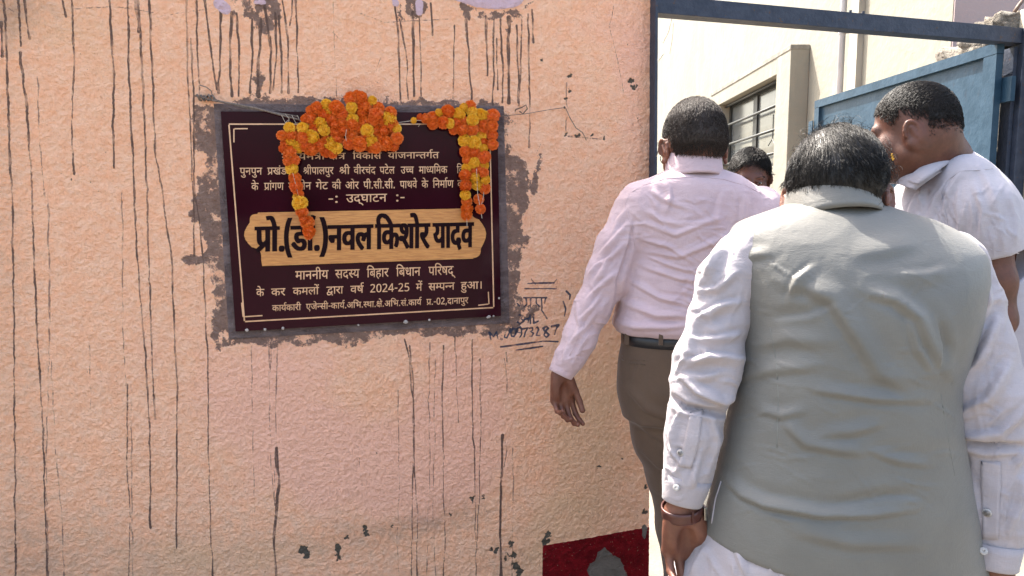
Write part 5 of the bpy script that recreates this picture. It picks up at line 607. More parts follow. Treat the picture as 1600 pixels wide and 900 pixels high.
# ================================================================== implicit bodies
def lerp3(tab, z):                              # smooth table lookup: rows (z, v1, v2, ...), Catmull-Rom
    tab = np.asarray(tab, float); zt = tab[:, 0]; z = np.clip(z, zt[0], zt[-1]); i = np.clip(np.searchsorted(zt, z) - 1, 0, len(zt) - 2)
    h = zt[i + 1] - zt[i]; t_ = ((z - zt[i]) / h); m = np.gradient(tab[:, 1:], zt, axis=0)
    out = []
    for k in range(tab.shape[1] - 1):
        p0 = tab[i, k + 1]; p1 = tab[i + 1, k + 1]; m0 = m[i, k] * h; m1 = m[i + 1, k] * h
        out.append((2 * t_**3 - 3 * t_**2 + 1) * p0 + (t_**3 - 2 * t_**2 + t_) * m0 + (-2 * t_**3 + 3 * t_**2) * p1 + (t_**3 - t_**2) * m1)
    return out
def cone(p0, p1, r0, r1, flat=None):            # tapered capsule; flat = (direction, factor): squashed along it
    p0, p1 = np.array(p0, float), np.array(p1, float); R = max(r0, r1)
    def f(X, Y, Z):
        q = np.stack([X - p0[0], Y - p0[1], Z - p0[2]], -1); a_ = p1 - p0
        if flat is not None:
            u = np.array(flat[0], float); u /= np.linalg.norm(u); k = 1 / flat[1] - 1
            q = q + (q @ u)[..., None] * u * k; a_ = a_ + (a_ @ u) * u * k
        t_ = np.clip((q @ a_) / (a_ @ a_ + 1e-12), 0, 1)
        return np.linalg.norm(q - t_[..., None] * a_, axis=-1) - (r0 + (r1 - r0) * t_)
    return f, np.minimum(p0, p1) - R, np.maximum(p0, p1) + R
def ell(c, r, R=None):
    c, r = np.array(c, float), np.array(r, float); R = np.eye(3) if R is None else np.array(R)   # rows: local axes in world
    ext = np.abs(R.T) @ r
    def f(X, Y, Z):
        q = np.stack([X - c[0], Y - c[1], Z - c[2]], -1) @ R.T
        k0 = np.linalg.norm(q / r, axis=-1); k1 = np.linalg.norm(q / (r * r), axis=-1)
        return k0 * (k0 - 1) / (k1 + 1e-9)
    return f, c - ext, c + ext
def loft(tab, n=2.3, cap=.0):                   # rows: z, cx, cy, a, b
    tab = np.array(sorted(tab), float)
    def f(X, Y, Z):
        cx, cy, a_, b_ = lerp3(tab, Z)
        k = (np.abs((X - cx) / a_) ** n + np.abs((Y - cy) / b_) ** n) ** (1 / n)
        d = (k - 1) * np.minimum(a_, b_) * .9
        return np.maximum(d, np.maximum(tab[0, 0] - Z, Z - tab[-1, 0]))
    A_, B_ = tab[:, 3].max(), tab[:, 4].max()
    return f, np.array([tab[:, 1].min() - A_, tab[:, 2].min() - B_, tab[0, 0]]), np.array([tab[:, 1].max() + A_, tab[:, 2].max() + B_, tab[-1, 0]])
def isomesh(prims, vox, pad=.03):               # prims: (shape, k, op)  op '+', '-'
    lo = np.min([p[0][1] for p in prims if p[2] == '+'], 0) - pad; hi = np.max([p[0][2] for p in prims if p[2] == '+'], 0) + pad
    ax = [np.arange(lo[i], hi[i] + vox, vox) for i in range(3)]; N = [len(a_) for a_ in ax]
    V = np.full(N, .2, np.float32)
    for (f, a_, b_), k, op in prims:
        s_ = tuple(slice(max(0, int((a_[i] - lo[i] - k - 3 * vox) / vox)), min(N[i], int((b_[i] - lo[i] + k + 3 * vox) / vox) + 2)) for i in range(3))
        X, Y, Z = np.meshgrid(ax[0][s_[0]], ax[1][s_[1]], ax[2][s_[2]], indexing='ij', sparse=False)
        d = f(X, Y, Z).astype(np.float32); v = V[s_]
        if op == '+':
            h_ = np.maximum(k - np.abs(v - d), 0) / max(k, 1e-6); V[s_] = np.minimum(v, d) - h_ * h_ * k * .25
        else:
            d = -d; h_ = np.maximum(k - np.abs(v - d), 0) / max(k, 1e-6); V[s_] = np.maximum(v, d) + h_ * h_ * k * .25
    return surfnets(V, lo, vox)
def surfnets(V, lo, vox):
    nx, ny, nz = V.shape; ins = V < 0
    cnt = np.zeros((nx - 1, ny - 1, nz - 1), np.int8); sub = lambda A_, i, j, k: A_[i:nx - 1 + i, j:ny - 1 + j, k:nz - 1 + k]
    for i in (0, 1):
        for j in (0, 1):
            for k in (0, 1): cnt += sub(ins, i, j, k)
    act = (cnt > 0) & (cnt < 8); C = np.argwhere(act); idm = np.full(act.shape, -1, np.int32); idm[act] = np.arange(len(C))
    acc = np.zeros((len(C), 3)); num = np.zeros(len(C)); c8 = {}
    for i in (0, 1):
        for j in (0, 1):
            for k in (0, 1): c8[i, j, k] = V[C[:, 0] + i, C[:, 1] + j, C[:, 2] + k]
    for a_ in c8:
        for ax in range(3):
            if a_[ax] == 0:
                b_ = list(a_); b_[ax] = 1; va, vb = c8[a_], c8[tuple(b_)]; m = (va < 0) != (vb < 0)
                t_ = np.where(m, va / (va - vb + 1e-20), 0); p = np.tile(np.array(a_, float), (len(C), 1)); p[:, ax] += t_
                acc[m] += p[m]; num[m] += 1
    P_ = lo + (C + acc / num[:, None]) * vox
    Fs = []
    for ax in range(3):
        sh = [nx, ny, nz]; a0 = [slice(0, n) for n in sh]; a1 = [slice(0, n) for n in sh]; a0[ax] = slice(0, sh[ax] - 1); a1[ax] = slice(1, sh[ax])
        o1, o2 = [(1, 2), (2, 0), (0, 1)][ax]
        for q in (o1, o2): a0[q] = slice(1, sh[q] - 1); a1[q] = slice(1, sh[q] - 1)
        A0, A1 = ins[tuple(a0)], ins[tuple(a1)]; e = np.argwhere(A0 != A1)
        if not len(e): continue
        fl = A0[tuple(e.T)]; e = e.copy(); e[:, o1] += 1; e[:, o2] += 1
        def g(d1, d2): q = e.copy(); q[:, o1] -= d1; q[:, o2] -= d2; return idm[tuple(q.T)]
        Q = np.stack([g(1, 1), g(0, 1), g(0, 0), g(1, 0)], -1); Q[~fl] = Q[~fl][:, ::-1]; Fs.append(Q)
    return P_, np.vstack(Fs)
def vnormals(V, F):
    fn = np.cross(V[F[:, 2]] - V[F[:, 0]], V[F[:, 3]] - V[F[:, 1]]); n = np.zeros_like(V)
    for k in range(4):
        for c in range(3): n[:, c] += np.bincount(F[:, k], fn[:, c], len(V))
    return n / (np.linalg.norm(n, axis=1, keepdims=True) + 1e-12)
def relax(V, F, it=2, lam=.5):
    for _ in range(it):
        s_ = np.zeros_like(V); c = np.bincount(F.ravel(), minlength=len(V)) * 1.
        m = V[F].mean(1)
        for k in range(4):
            for a_ in range(3): s_[:, a_] += np.bincount(F[:, k], m[:, a_], len(V))
        V = V + lam * (s_ / np.maximum(c, 1)[:, None] - V)
    return V
def n3(V, sc, seed):                            # value noise in space
    r = np.random.default_rng(seed); g = r.random((32, 32, 32)).astype(np.float32); q = V * sc; i = np.floor(q).astype(int); f = q - i; f = f * f * (3 - 2 * f); i &= 31; j = (i + 1) & 31
    o = 0
    for a_ in (0, 1):
        for b_ in (0, 1):
            for c in (0, 1):
                w = (f[:, 0] if a_ else 1 - f[:, 0]) * (f[:, 1] if b_ else 1 - f[:, 1]) * (f[:, 2] if c else 1 - f[:, 2])
                o = o + w * g[(j if a_ else i)[:, 0], (j if b_ else i)[:, 1], (j if c else i)[:, 2]]
    return o - .5
def crumple(V, N, terms):                       # ridged, stretched noise: soft cloth undulation
    d = 0
    for sc, amp, seed, st in terms:
        q = V * np.array(st); d = d + amp * (1 - 2 * np.abs(n3(q, sc, seed) * 2) ** .8)
    return V + N * np.asarray(d)[:, None]
def folds(V, N, L, back=True):                  # each fold: photo polyline, height in mm, width in px, sharpness of its lower side
    px, py = proj(V); toc = (CAM - V); toc /= np.linalg.norm(toc, axis=1, keepdims=True); face = np.clip((N * toc).sum(1) * 3, 0, 1)
    d = np.zeros(len(V))
    for pts, amp, w, *sh in L:
        sh = sh[0] if sh else .5; a_ = np.array(pts, float); m = (px > a_[:, 0].min() - 3 * w) & (px < a_[:, 0].max() + 3 * w) & (py > a_[:, 1].min() - 3 * w) & (py < a_[:, 1].max() + 3 * w) & (face > 0)
        if not m.any(): continue
        X, Y = px[m], py[m]; best = np.full(len(X), 1e9); sg = np.zeros(len(X)); tt = np.zeros(len(X)); n = len(a_) - 1
        for i in range(n):
            dx, dy = a_[i + 1] - a_[i]; l2 = dx * dx + dy * dy; t_ = np.clip(((X - a_[i, 0]) * dx + (Y - a_[i, 1]) * dy) / l2, 0, 1)
            ex, ey = X - a_[i, 0] - t_ * dx, Y - a_[i, 1] - t_ * dy; q = np.hypot(ex, ey); b_ = q < best
            best = np.where(b_, q, best); sg = np.where(b_, np.sign(dx * ey - dy * ex), sg); tt = np.where(b_, (i + t_) / n, tt)
        ww = np.where(sg > 0, w * sh, w); prof = np.exp(-(best / ww) ** 2) - .35 * np.exp(-((best - 1.6 * ww) / ww) ** 2)
        d[m] += amp * .001 * prof * np.clip(np.sin(np.pi * np.clip(tt, .02, .98)), 0, 1) ** .6 * face[m]
    return V + N * d[:, None]
class Surf:                                     # finds the visible skin of a mesh under a photo pixel
    def __init__(s, V, F):
        s.V = V; s.N = vnormals(V, F); s.px, s.py = proj(V); toc = CAM - V; toc /= np.linalg.norm(toc, axis=1, keepdims=True); s.ok = (s.N * toc).sum(1) > .02; s.d = np.linalg.norm(V - CAM, axis=1)
    def at(s, x, y, r=5):
        q = np.hypot(s.px - x, s.py - y); m = np.where((q < r) & s.ok)[0]
        if len(m) == 0: return s.at(x, y, r * 2) if r < 80 else (s.V[np.argmin(q)], s.N[np.argmin(q)])
        m = m[s.d[m] < s.d[m].min() + .03]; w = np.exp(-(q[m] / (r * .5)) ** 2) + 1e-6; p = (s.V[m] * w[:, None]).sum(0) / w.sum(); n = (s.N[m] * w[:, None]).sum(0); n /= np.linalg.norm(n)
        # slide to the exact pixel
        rr = ray(x, y); t_ = ((p - CAM) @ n) / (rr @ n) if abs(rr @ n) > .05 else np.linalg.norm(p - CAM); q2 = CAM + rr * t_
        return (q2 if np.linalg.norm(q2 - p) < .03 else p), n
    def line(s, pts, step=8):
        a_ = np.array(pts, float); out = []
        for i in range(len(a_) - 1):
            m = max(1, int(np.hypot(*(a_[i + 1] - a_[i])) / step))
            for k in range(m): out.append(a_[i] + (a_[i + 1] - a_[i]) * k / m)
        out.append(a_[-1]); return [s.at(*q) for q in out]
    def seam(s, pts, name, mat, parent, r=.0009, off=.0002):
        L = s.line(pts); m = MB(); m.tube([p + n * off for p, n in L], r, 5); return m.build(name, mat, parent, True)
    def patch(s, A, B, name, mat, parent, th=.0022, nu=6, off=.0005):   # a strip of cloth between two photo polylines, laid on the surface
        nv = 14; a_, b_ = np.array(A, float), np.array(B, float)
        def samp(a_, t_): L = np.concatenate([[0], np.cumsum(np.hypot(*np.diff(a_, axis=0).T))]); return np.array([np.interp(t_ * L[-1], L, a_[:, k]) for k in (0, 1)])
        top = []; bot = []
        for j in range(nv + 1):
            p0, p1 = samp(a_, j / nv), samp(b_, j / nv)
            for i in range(nu + 1): q = p0 + (p1 - p0) * i / nu; p, n = s.at(*q, r=7); top.append(p + n * (th + off)); bot.append(p - n * .004)
        m = MB(); W_ = nu + 1; H_ = nv + 1; n_ = W_ * H_; F = []
        for j in range(nv):
            for i in range(nu): F.append((j * W_ + i, j * W_ + i + 1, (j + 1) * W_ + i + 1, (j + 1) * W_ + i)); F.append(tuple(n_ + q for q in F[-1][::-1]))
        rg = [i for i in range(nu)] + [j * W_ + nu for j in range(nv)] + [nv * W_ + i for i in range(nu, 0, -1)] + [j * W_ for j in range(nv, 0, -1)]
        F += [(rg[k], n_ + rg[k], n_ + rg[(k + 1) % len(rg)], rg[(k + 1) % len(rg)]) for k in range(len(rg))]
        T = np.array(top); nn_ = np.cross(T[1] - T[0], T[W_] - T[0])
        if nn_ @ (CAM - T[0]) < 0: F = [f[::-1] for f in F]
        m.add(top + bot, F); return m.build(name, mat, parent, True)
    def button(s, x, y, r, mat, parent):
        p, n = s.at(x, y); a_ = np.cross(n, (0, 0, 1)); m = MB(); m.tube([p + n * .001, p + n * .0035, p + n * .0036, p + n * .0048, p + n * .0048, p + n * .004, p + n * .004], [r, r, r, r * .92, r * .72, r * .62, .0004], 16); return m.build('button', mat, parent, True)
# ------------------------------------------------------------------ heads and hands
def Rz(a_): c, s_ = math.cos(a_), math.sin(a_); return np.array([[c, -s_, 0], [s_, c, 0], [0, 0, 1.]])
def Rx(a_): c, s_ = math.cos(a_), math.sin(a_); return np.array([[1, 0, 0], [0, c, -s_], [0, s_, c.real]])
def Ry(a_): c, s_ = math.cos(a_), math.sin(a_); return np.array([[c, 0, s_], [0, 1, 0], [-s_, 0, c]])
class Head:                                     # canonical head: face along +y, z up, origin between the ears
    def __init__(s, c, R, k=1.0): s.c = np.array(c, float); s.R = R; s.k = k
    def w(s, p): return s.c + s.k * (s.R @ np.array(p, float))
    def loc(s, V): return ((V - s.c) @ s.R) / s.k
    def E(s, c, r, Q=None): M_ = s.R if Q is None else s.R @ Q; return ell(s.w(c), np.array(r) * s.k, M_.T)
    def C(s, a_, b_, r0, r1): return cone(s.w(a_), s.w(b_), r0 * s.k, r1 * s.k)
    def prims(s, face=True, neck=True):
        L = [(s.E((0, -.012, .042), (.076, .098, .092)), .01, '+'), (s.E((0, -.040, .012), (.066, .060, .056)), .03, '+'), (s.E((0, .03, -.04), (.058, .066, .072)), .03, '+'), (s.E((0, .058, -.092), (.030, .028, .024)), .025, '+')]
        for q in (-1, 1):
            L += [(s.E((q * .040, .055, -.028), (.026, .028, .030)), .02, '+'), (s.C((q * .056, .0, -.055), (q * .026, .055, -.092), .020, .020), .02, '+')]
        if face:
            L += [(s.C((-.034, .076, .022), (.034, .076, .022), .014, .014), .015, '+')]
            for q in (-1, 1): L += [(s.E((q * .031, .098, .002), (.017, .018, .012)), .010, '-'), (s.E((q * .031, .078, .001), (.0135, .0135, .0125)), .002, '+'), (s.C((q * .018, .0905, .008), (q * .045, .084, .006), .0032, .003), .003, '+'), (s.C((q * .019, .0885, -.006), (q * .043, .083, -.005), .0032, .003), .003, '+'), (s.E((q * .011, .096, -.036), (.008, .011, .007)), .006, '+')]
            L += [(s.C((0, .088, .012), (0, .108, -.030), .007, .0105), .012, '+'), (s.E((0, .086, -.060), (.026, .013, .0065)), .006, '+'), (s.E((0, .085, -.070), (.022, .013, .0075)), .005, '+')]
        for q in (-1, 1):
            Q = Rz(-q * .35) @ Rx(-.22); o = np.array((q * .080, -.010, -.004)); cc = lambda p: o + Q @ np.array((q * p[0], p[1], p[2]))
            L += [(s.E(cc((0, -.004, 0)), (.006, .017, .029), Q), .008, '+')]
            rim = [cc((.006, .016 * math.cos(t_) - .004 - .003 * (t_ > 2), .029 * math.sin(t_) + .002)) for t_ in np.linspace(-.1, 4.1, 11)]
            for i in range(10): L += [(s.C(rim[i], rim[i + 1], .0042, .0042), .004, '+')]
            L += [(s.E(cc((.004, .002, -.027)), (.005, .008, .009), Q), .006, '+'), (s.E(cc((.010, .003, -.002)), (.008, .008, .015), Q), .004, '-'), (s.C(cc((.007, -.005, .016)), cc((.007, -.010, -.010)), .003, .003), .003, '+')]
        return L
def kd_of(V, F):
    from mathutils.kdtree import KDTree
    N = vnormals(V, F); kd = KDTree(len(V))
    for i, v in enumerate(V.tolist()): kd.insert(v, i)
    kd.balance(); return kd, V, N
def hair_strands(H, surf, lim, n, length, lift, comb, seed, nseg=6, rad=.0006, curl=.0, curlf=40., taper=.25, clump=0.0, layer=.012, grav=.06, jit=.15, edge=.0035):
    # roots on the real scalp surface where lim(local) > 0; comb(local) gives the lay; layer = how far strands may stack up
    kd, SV, SN = surf; r = np.random.default_rng(seed); LV = H.loc(SV); ok = np.where(lim(LV) + r.normal(0, edge, len(LV)) > 0)[0]; k = r.choice(ok, n)
    loc = LV[k]; nrm = SN[k] @ H.R; p = SV[k] + r.normal(0, .0012, (n, 3)); N = SN[k]
    cd = comb(loc, r) + r.normal(0, jit, (n, 3)) * .05; cd = cd @ H.R.T
    L = (length(loc) if callable(length) else length) * r.uniform(.65, 1.15, n); hgt = r.uniform(.1, 1, n) * layer
    d = cd - (cd * N).sum(1, keepdims=True) * N; d /= np.linalg.norm(d, axis=1, keepdims=True) + 1e-9; d = d * (1 - lift) + N * lift; d /= np.linalg.norm(d, axis=1, keepdims=True)
    side = np.cross(d, N); ph = r.uniform(0, 6.28, n)
    if clump:
        from mathutils.kdtree import KDTree
        ci = r.integers(0, n, max(8, n // 30)); ck = KDTree(len(ci))
        for i, c_ in enumerate(ci): ck.insert(p[c_], i)
        ck.balance(); w = np.array([ck.find(q)[1] for q in p.tolist()]); ctr = p[ci[w]]; ph = ph[ci[w]] + r.normal(0, .35, n); pull = ctr - p; hgt = hgt[ci[w]] * .4 + hgt * .6; d = d * .7 + d[ci[w]] * .3
    pts = []
    for i in range(nseg + 1):
        tt = i / nseg; e = min(1., tt * 2)
        pts.append(p + (side * (curl * np.sin(ph + curlf * 8 * L * tt))[:, None] + N * (curl * .6 * np.cos(ph * 1.3 + curlf * 8 * L * tt))[:, None]) * e + (pull * (clump * tt) if clump else 0))
        if i < nseg:
            p = p + d * (L / nseg)[:, None]; idx = np.array([kd.find(q)[1] for q in p.tolist()]); nn = SN[idx]; h = ((p - SV[idx]) * nn).sum(1); tgt = hgt * min(1, tt * 3 + .25) * (1 - .5 * tt); N = nn
            p = p + nn * np.maximum(tgt - h, 0)[:, None]; ex = (h > tgt * 1.3)[:, None]
            d = d - nn * (((d * nn).sum(1) * .7)[:, None] + ex * .22); d[:, 2] -= grav; d /= np.linalg.norm(d, axis=1, keepdims=True)
    PT = np.stack(pts, 1); m = n; dv = np.gradient(PT, axis=1); dv /= np.linalg.norm(dv, axis=2, keepdims=True) + 1e-9; a_ = np.cross(dv, np.array([.3, .2, .93])); a_ /= np.linalg.norm(a_, axis=2, keepdims=True) + 1e-9; b_ = np.cross(dv, a_)
    rr = rad * H.k * np.interp(np.linspace(0, 1, nseg + 1), [0, .5, 1], [1, .9, taper]); V = np.stack([PT + rr[None, :, None] * (math.cos(t_) * a_ + math.sin(t_) * b_) for t_ in (0, 2.094, 4.189)], 2).reshape(-1, 3)
    bi = (np.arange(m)[:, None] * (nseg + 1) + np.arange(nseg)[None]).ravel() * 3
    return V, np.vstack([np.stack([bi + k_, bi + (k_ + 1) % 3, bi + 3 + (k_ + 1) % 3, bi + 3 + k_], -1) for k_ in range(3)])
def hair_cap(H, V, F, lim, off):                # the dark under-layer that the strands grow through
    lc = lim(H.loc(V)); keep = (lc > .001)[F].all(1); us = np.unique(F[keep]); mp = np.full(len(V), -1); mp[us] = np.arange(len(us)); N = vnormals(V, F)
    return V[us] + N[us] * (off * np.clip(lc[us] / .012, .15, 1))[:, None], mp[F[keep]]
def hand(wr, d, p, curls, thumb=(.6, .35, .25), k=1.0, spread=.06, L0=.185):
    # wr wrist, d along the fingers, p out of the palm; thumb side = d x p  (times handedness folded in p,d)
    d, p = np.array(d, float), np.array(p, float); d /= np.linalg.norm(d); p = p - (p @ d) * d; p /= np.linalg.norm(p); s_ = np.cross(d, p)
    w = lambda a_, b_, c: wr + k * (a_ * s_ + b_ * d + c * p)
    L = []; base = [(.030, .088), (.010, .092), (-.010, .088), (-.028, .079)]; seg = [(.042, .025, .020), (.046, .028, .021), (.043, .026, .020), (.034, .020, .018)]; rad = (.0088, .0090, .0086, .0077)
    L.append((cone(w(0, -.022, 0), w(0, 0, 0), .0235 * k, .0235 * k, (p, .80)), .01, '+'))
    for (a_, b_) in base: L.append((cone(w(a_ * .5, .005, 0), w(a_, b_, .0), .017 * k, .0115 * k), .016, '+'))
    L.append((ell(w(.020, .038, .010), (.019 * k, .030 * k, .014 * k), np.stack([s_, d, p])), .012, '+')); L.append((ell(w(-.022, .040, .007), (.014 * k, .034 * k, .013 * k), np.stack([s_, d, p])), .012, '+'))
    L.append((ell(w(0, .052, .022), (.013 * k, .026 * k, .012 * k), np.stack([s_, d, p])), .012, '-'))
    tips = []
    for i, ((a_, b_), sg, r_) in enumerate(zip(base, seg, rad)):
        c = curls[i]; q = np.array(w(a_, b_, .0)); ang = 0; sp_ = (1.5 - i) * spread; dd = d * math.cos(sp_) + s_ * math.sin(sp_)
        for j, l in enumerate(sg):
            ang += c[j]; v = dd * math.cos(ang) + p * math.sin(ang); q2 = q + k * l * v
            L.append((cone(q, q2, r_ * k * (1 - .08 * j), r_ * k * (.92 - .08 * j)), .0025 if j else .006, '+'))
            L.append((ell(q, np.array([1.06, 1.0, 1.06]) * r_ * k * (1.02 - .06 * j), np.stack([s_, v, np.cross(s_, v)])), .002, '+')); q = q2
        tips.append((q, v))
    q = np.array(w(.022, .018, .006)); ang = thumb[0]; v = d * math.cos(ang) + (s_ * .85 + p * .5) * math.sin(ang)
    for j, (l, r_) in enumerate(((.042, .0125), (.034, .0105), (.027, .0092))):
        v = v / np.linalg.norm(v); q2 = q + k * l * v; L.append((cone(q, q2, r_ * k, r_ * .92 * k), .008 if j == 0 else .003, '+')); q = q2; v = v - s_ * thumb[1] * .8 + p * thumb[2] * .6
    return L
# ------------------------------------------------------------------ cloth and skin
def cloth(name, c, c2, rough=.85, weave=900, wv=.12, crk=.35, sheen=.15, spec=.25):
    t = NT(name); f1 = t.noise(26, 4, .6, stretch=(1, 1, 1.6), dist=1.2); f2 = t.noise(9, 3); cc = t.mix(t.ramp(f2, .3, .7), c, c2)
    wv1 = t.noise(weave, 1, .5, stretch=(1, 1, .08)); wv2 = t.noise(weave, 1, .5, stretch=(.08, .08, 1)); cc = t.mix(t.math('MULTIPLY', t.ramp(t.math('ADD', wv1, wv2), .8, 1.2), .4), cc, tuple(v * .8 for v in c))
    b1 = t.bump(t.math('ADD', wv1, wv2), wv, .0008); fr = t.n('TexNoise', noise_type='RIDGED_MULTIFRACTAL') ; t.put(fr.inputs['Vector'], t.tc.outputs['Object']); fr.inputs['Scale'].default_value = 14; fr.inputs['Detail'].default_value = 3
    b2 = t.bump(t.math('ADD', f1, t.math('MULTIPLY', fr.outputs[0], .25)), crk, .006, b1)
    return t.done(cc, rough, b2, Sheen_Weight=sheen, Sheen_Roughness=.5, Specular_IOR_Level=spec)
MAT_PINK = cloth('pink_cotton', (.50, .38, .40), (.44, .33, .355), crk=.45)
MAT_WHITE = cloth('white_cotton', (.36, .325, .34), (.31, .28, .295), crk=.35)
MAT_WHITE2 = cloth('white_khadi', (.40, .375, .41), (.35, .33, .365), crk=.35)
MAT_VEST = cloth('grey_vest_cloth', (.128, .124, .110), (.106, .103, .092), crk=.15, weave=1100, wv=.4, rough=.5, spec=.5)
MAT_TROU = cloth('brown_trousers', (.105, .069, .047), (.085, .056, .039), crk=.15, weave=1200)
MAT_BELT = simple('black_leather', (.012, .012, .015), None, 50, .4, .3, 300)
MAT_SHOE = simple('dark_shoe_leather', (.03, .022, .018), None, 50, .35, .2, 200)
def skin(name, c, c2):
    t = NT(name); cc = t.mix(t.ramp(t.noise(30, 5, .65), .35, .65), c, c2); cc = t.mix(t.math('MULTIPLY', t.ramp(t.noise(160, 3), .55, .75), .5), cc, tuple(v * .6 for v in c))
    return t.done(cc, .5, t.bump(t.math('ADD', t.noise(450, 3), t.math('MULTIPLY', t.noise(120, 3), 1.)), .25, .0012), Subsurface_Weight=.12, Subsurface_Radius=(.01, .004, .002), Subsurface_Scale=.4, Specular_IOR_Level=.4)
SK1 = skin('brown_skin', (0.155, 0.0605, 0.03563), (0.1162, 0.04262, 0.02638)); SK2 = skin('tan_skin', (0.1628, 0.06587, 0.04025), (0.124, 0.048, 0.0295)); SK3 = skin('dark_skin', (0.1124, 0.04188, 0.02563), (0.08138, 0.031, 0.01862))
def hairmat(name, c, c2, rough=.38, spec=.5):
    t = NT(name); g = t.noise(500, 3); return t.done(t.mix(t.ramp(g, .4, .6), c, c2), rough, None, Specular_IOR_Level=spec)
HM_BLACK = hairmat('black_hair', (.007, .006, .006), (.013, .011, .009), .45, .28); HM_GREY = hairmat('greying_hair', (.018, .011, .008), (.050, .038, .032), .5, .25); HM_DARK = hairmat('short_black_hair', (.009, .007, .006), (.016, .012, .010), .5, .25)

def creases(seed, n, box, ang, spread, ln, amp, w):   # many fine short creases inside a photo box
    r = np.random.default_rng(seed); out = []
    for _ in range(n):
        x, y = r.uniform(box[0], box[2]), r.uniform(box[1], box[3]); a_ = math.radians(ang + r.normal(0, spread)); L = r.uniform(.5, 1.2) * ln; b_ = a_ + r.normal(0, .35)
        out.append(([(x - math.cos(a_) * L / 2, y - math.sin(a_) * L / 2), (x, y), (x + math.cos(b_) * L / 2, y + math.sin(b_) * L / 2)], amp * r.uniform(.5, 1.2), w * r.uniform(.7, 1.3), .4))
    return out
def sheet(A, B, th, name, mat, parent, nv=3):   # a thin curved sheet between two 3-D lines
    A, B = np.array(A, float), np.array(B, float); n = len(A); m_ = nv + 1
    def den(L): t_ = np.linspace(0, n - 1, n * 5 - 4); i = np.minimum(t_.astype(int), n - 2); f = (t_ - i)[:, None]; return L[i] * (1 - f) + L[i + 1] * f
    A, B = den(A), den(B)
    for _ in range(3): A[1:-1] = (A[:-2] + 2 * A[1:-1] + A[2:]) / 4; B[1:-1] = (B[:-2] + 2 * B[1:-1] + B[2:]) / 4
    n = len(A); T = np.stack([A + (B - A) * k / nv for k in range(m_)], 1); T[:, 1:-1] += (CAM - T[:, 1:-1]) / np.linalg.norm(CAM - T[:, 1:-1], axis=2, keepdims=True) * .0015
    Q = T + (T - CAM) / np.linalg.norm(T - CAM, axis=2, keepdims=True) * th; V = np.vstack([T.reshape(-1, 3), Q.reshape(-1, 3)]); N_ = n * m_; F = []
    for i in range(n - 1):
        for j in range(nv): a_ = i * m_ + j; F += [(a_, a_ + 1, a_ + m_ + 1, a_ + m_), (N_ + a_, N_ + a_ + m_, N_ + a_ + m_ + 1, N_ + a_ + 1)]
    rg = [j for j in range(nv)] + [i * m_ + nv for i in range(n - 1)] + [(n - 1) * m_ + j for j in range(nv, 0, -1)] + [i * m_ for i in range(n - 1, 0, -1)]
    F += [(rg[k], N_ + rg[k], N_ + rg[(k + 1) % len(rg)], rg[(k + 1) % len(rg)]) for k in range(len(rg))]
    nn_ = np.cross(V[1] - V[0], V[m_] - V[0]); F = F if nn_ @ (CAM - V[0]) > 0 else [f[::-1] for f in F]
    return mesh_np(name, V, F, mat, parent, True)
# ================================================================== the people
def rows(L):                                    # (photo y, left x, right x, centre depth, half thickness) -> loft rows
    out = []
    for py, l, r, Y, b_ in L: a_, c = P(l, py, Y), P(r, py, Y); out.append((a_[2], (a_[0] + c[0]) / 2, Y, (c[0] - a_[0]) / 2, b_))
    return out
def cut(p, n, R):                               # takes away what lies beyond a plane, within R
    p, n = np.array(p, float), np.array(n, float); n /= np.linalg.norm(n)
    return (lambda X, Y, Z: np.maximum(-((X - p[0]) * n[0] + (Y - p[1]) * n[1] + (Z - p[2]) * n[2]), np.sqrt((X - p[0]) ** 2 + (Y - p[1]) ** 2 + (Z - p[2]) ** 2) - R)), p - R, p + R
def limb(L, k=.02, n_=None):                    # (x, y, depth, radius) in the photo
    q = [(P(*a_[:3]), a_[3]) for a_ in L]; return [(cone(q[i][0], q[i + 1][0], q[i][1], q[i + 1][1]), k, '+') for i in range(len(q) - 1)]
def band(c, ax, rx, ry, h, flare, name, mat, parent, yaw=0, gap=.0, th=.003, drop=0.0, n=48, fold=0.):   # collars and cuffs: a thick ribbon round an axis
    c, ax = np.array(c, float), np.array(ax, float); ax /= np.linalg.norm(ax); u = np.array([math.cos(yaw), math.sin(yaw), 0.]); u -= (u @ ax) * ax; u /= np.linalg.norm(u); v = np.cross(ax, u)
    prof = [(0, 0), (h * .35, flare * .3), (h * .8, flare * .85), (h, flare), (h + th * .5, flare - th * .5), (h, flare - th), (h * .5, flare * .5 - th), (0, -th)]
    if fold: prof = [(-fold, flare + .012), (-fold * .3, flare + .010), (h * .7, flare + .006), (h, flare + .002), (h + .002, flare - .002), (h * .8, flare - .005), (0, -th), (-fold + .003, flare + .008)]
    V = []; m_ = len(prof); a0, a1 = gap, 2 * math.pi - gap; cyc = gap == 0; nn_ = n if cyc else n + 1
    for i in range(nn_):
        t_ = a0 + (a1 - a0) * i / n + math.pi / 2; w_ = math.sin((t_ - math.pi / 2) / 2) ** 2
        for (z, r_) in prof: V.append(c + ax * (z - drop * (1 - w_)) + u * math.cos(t_) * (rx + r_) + v * math.sin(t_) * (ry + r_))
    F = []
    for i in range(n):
        for j in range(m_): a_, b_ = i, (i + 1) % nn_; F.append((a_ * m_ + j, b_ * m_ + j, b_ * m_ + (j + 1) % m_, a_ * m_ + (j + 1) % m_))
    if not cyc: F += [tuple(range(m_)), tuple(n * m_ + j for j in range(m_))[::-1]]
    return mesh_np(name, np.array(V), F, mat, parent, True)
def join(parts):
    Vs, Fs, b = [], [], 0
    for V, F in parts: Vs.append(V); Fs.append(F + b); b += len(V)
    return np.vstack(Vs), np.vstack(Fs)
def person(label, x, y): return root('person', (x, y, 0), label, 'person')
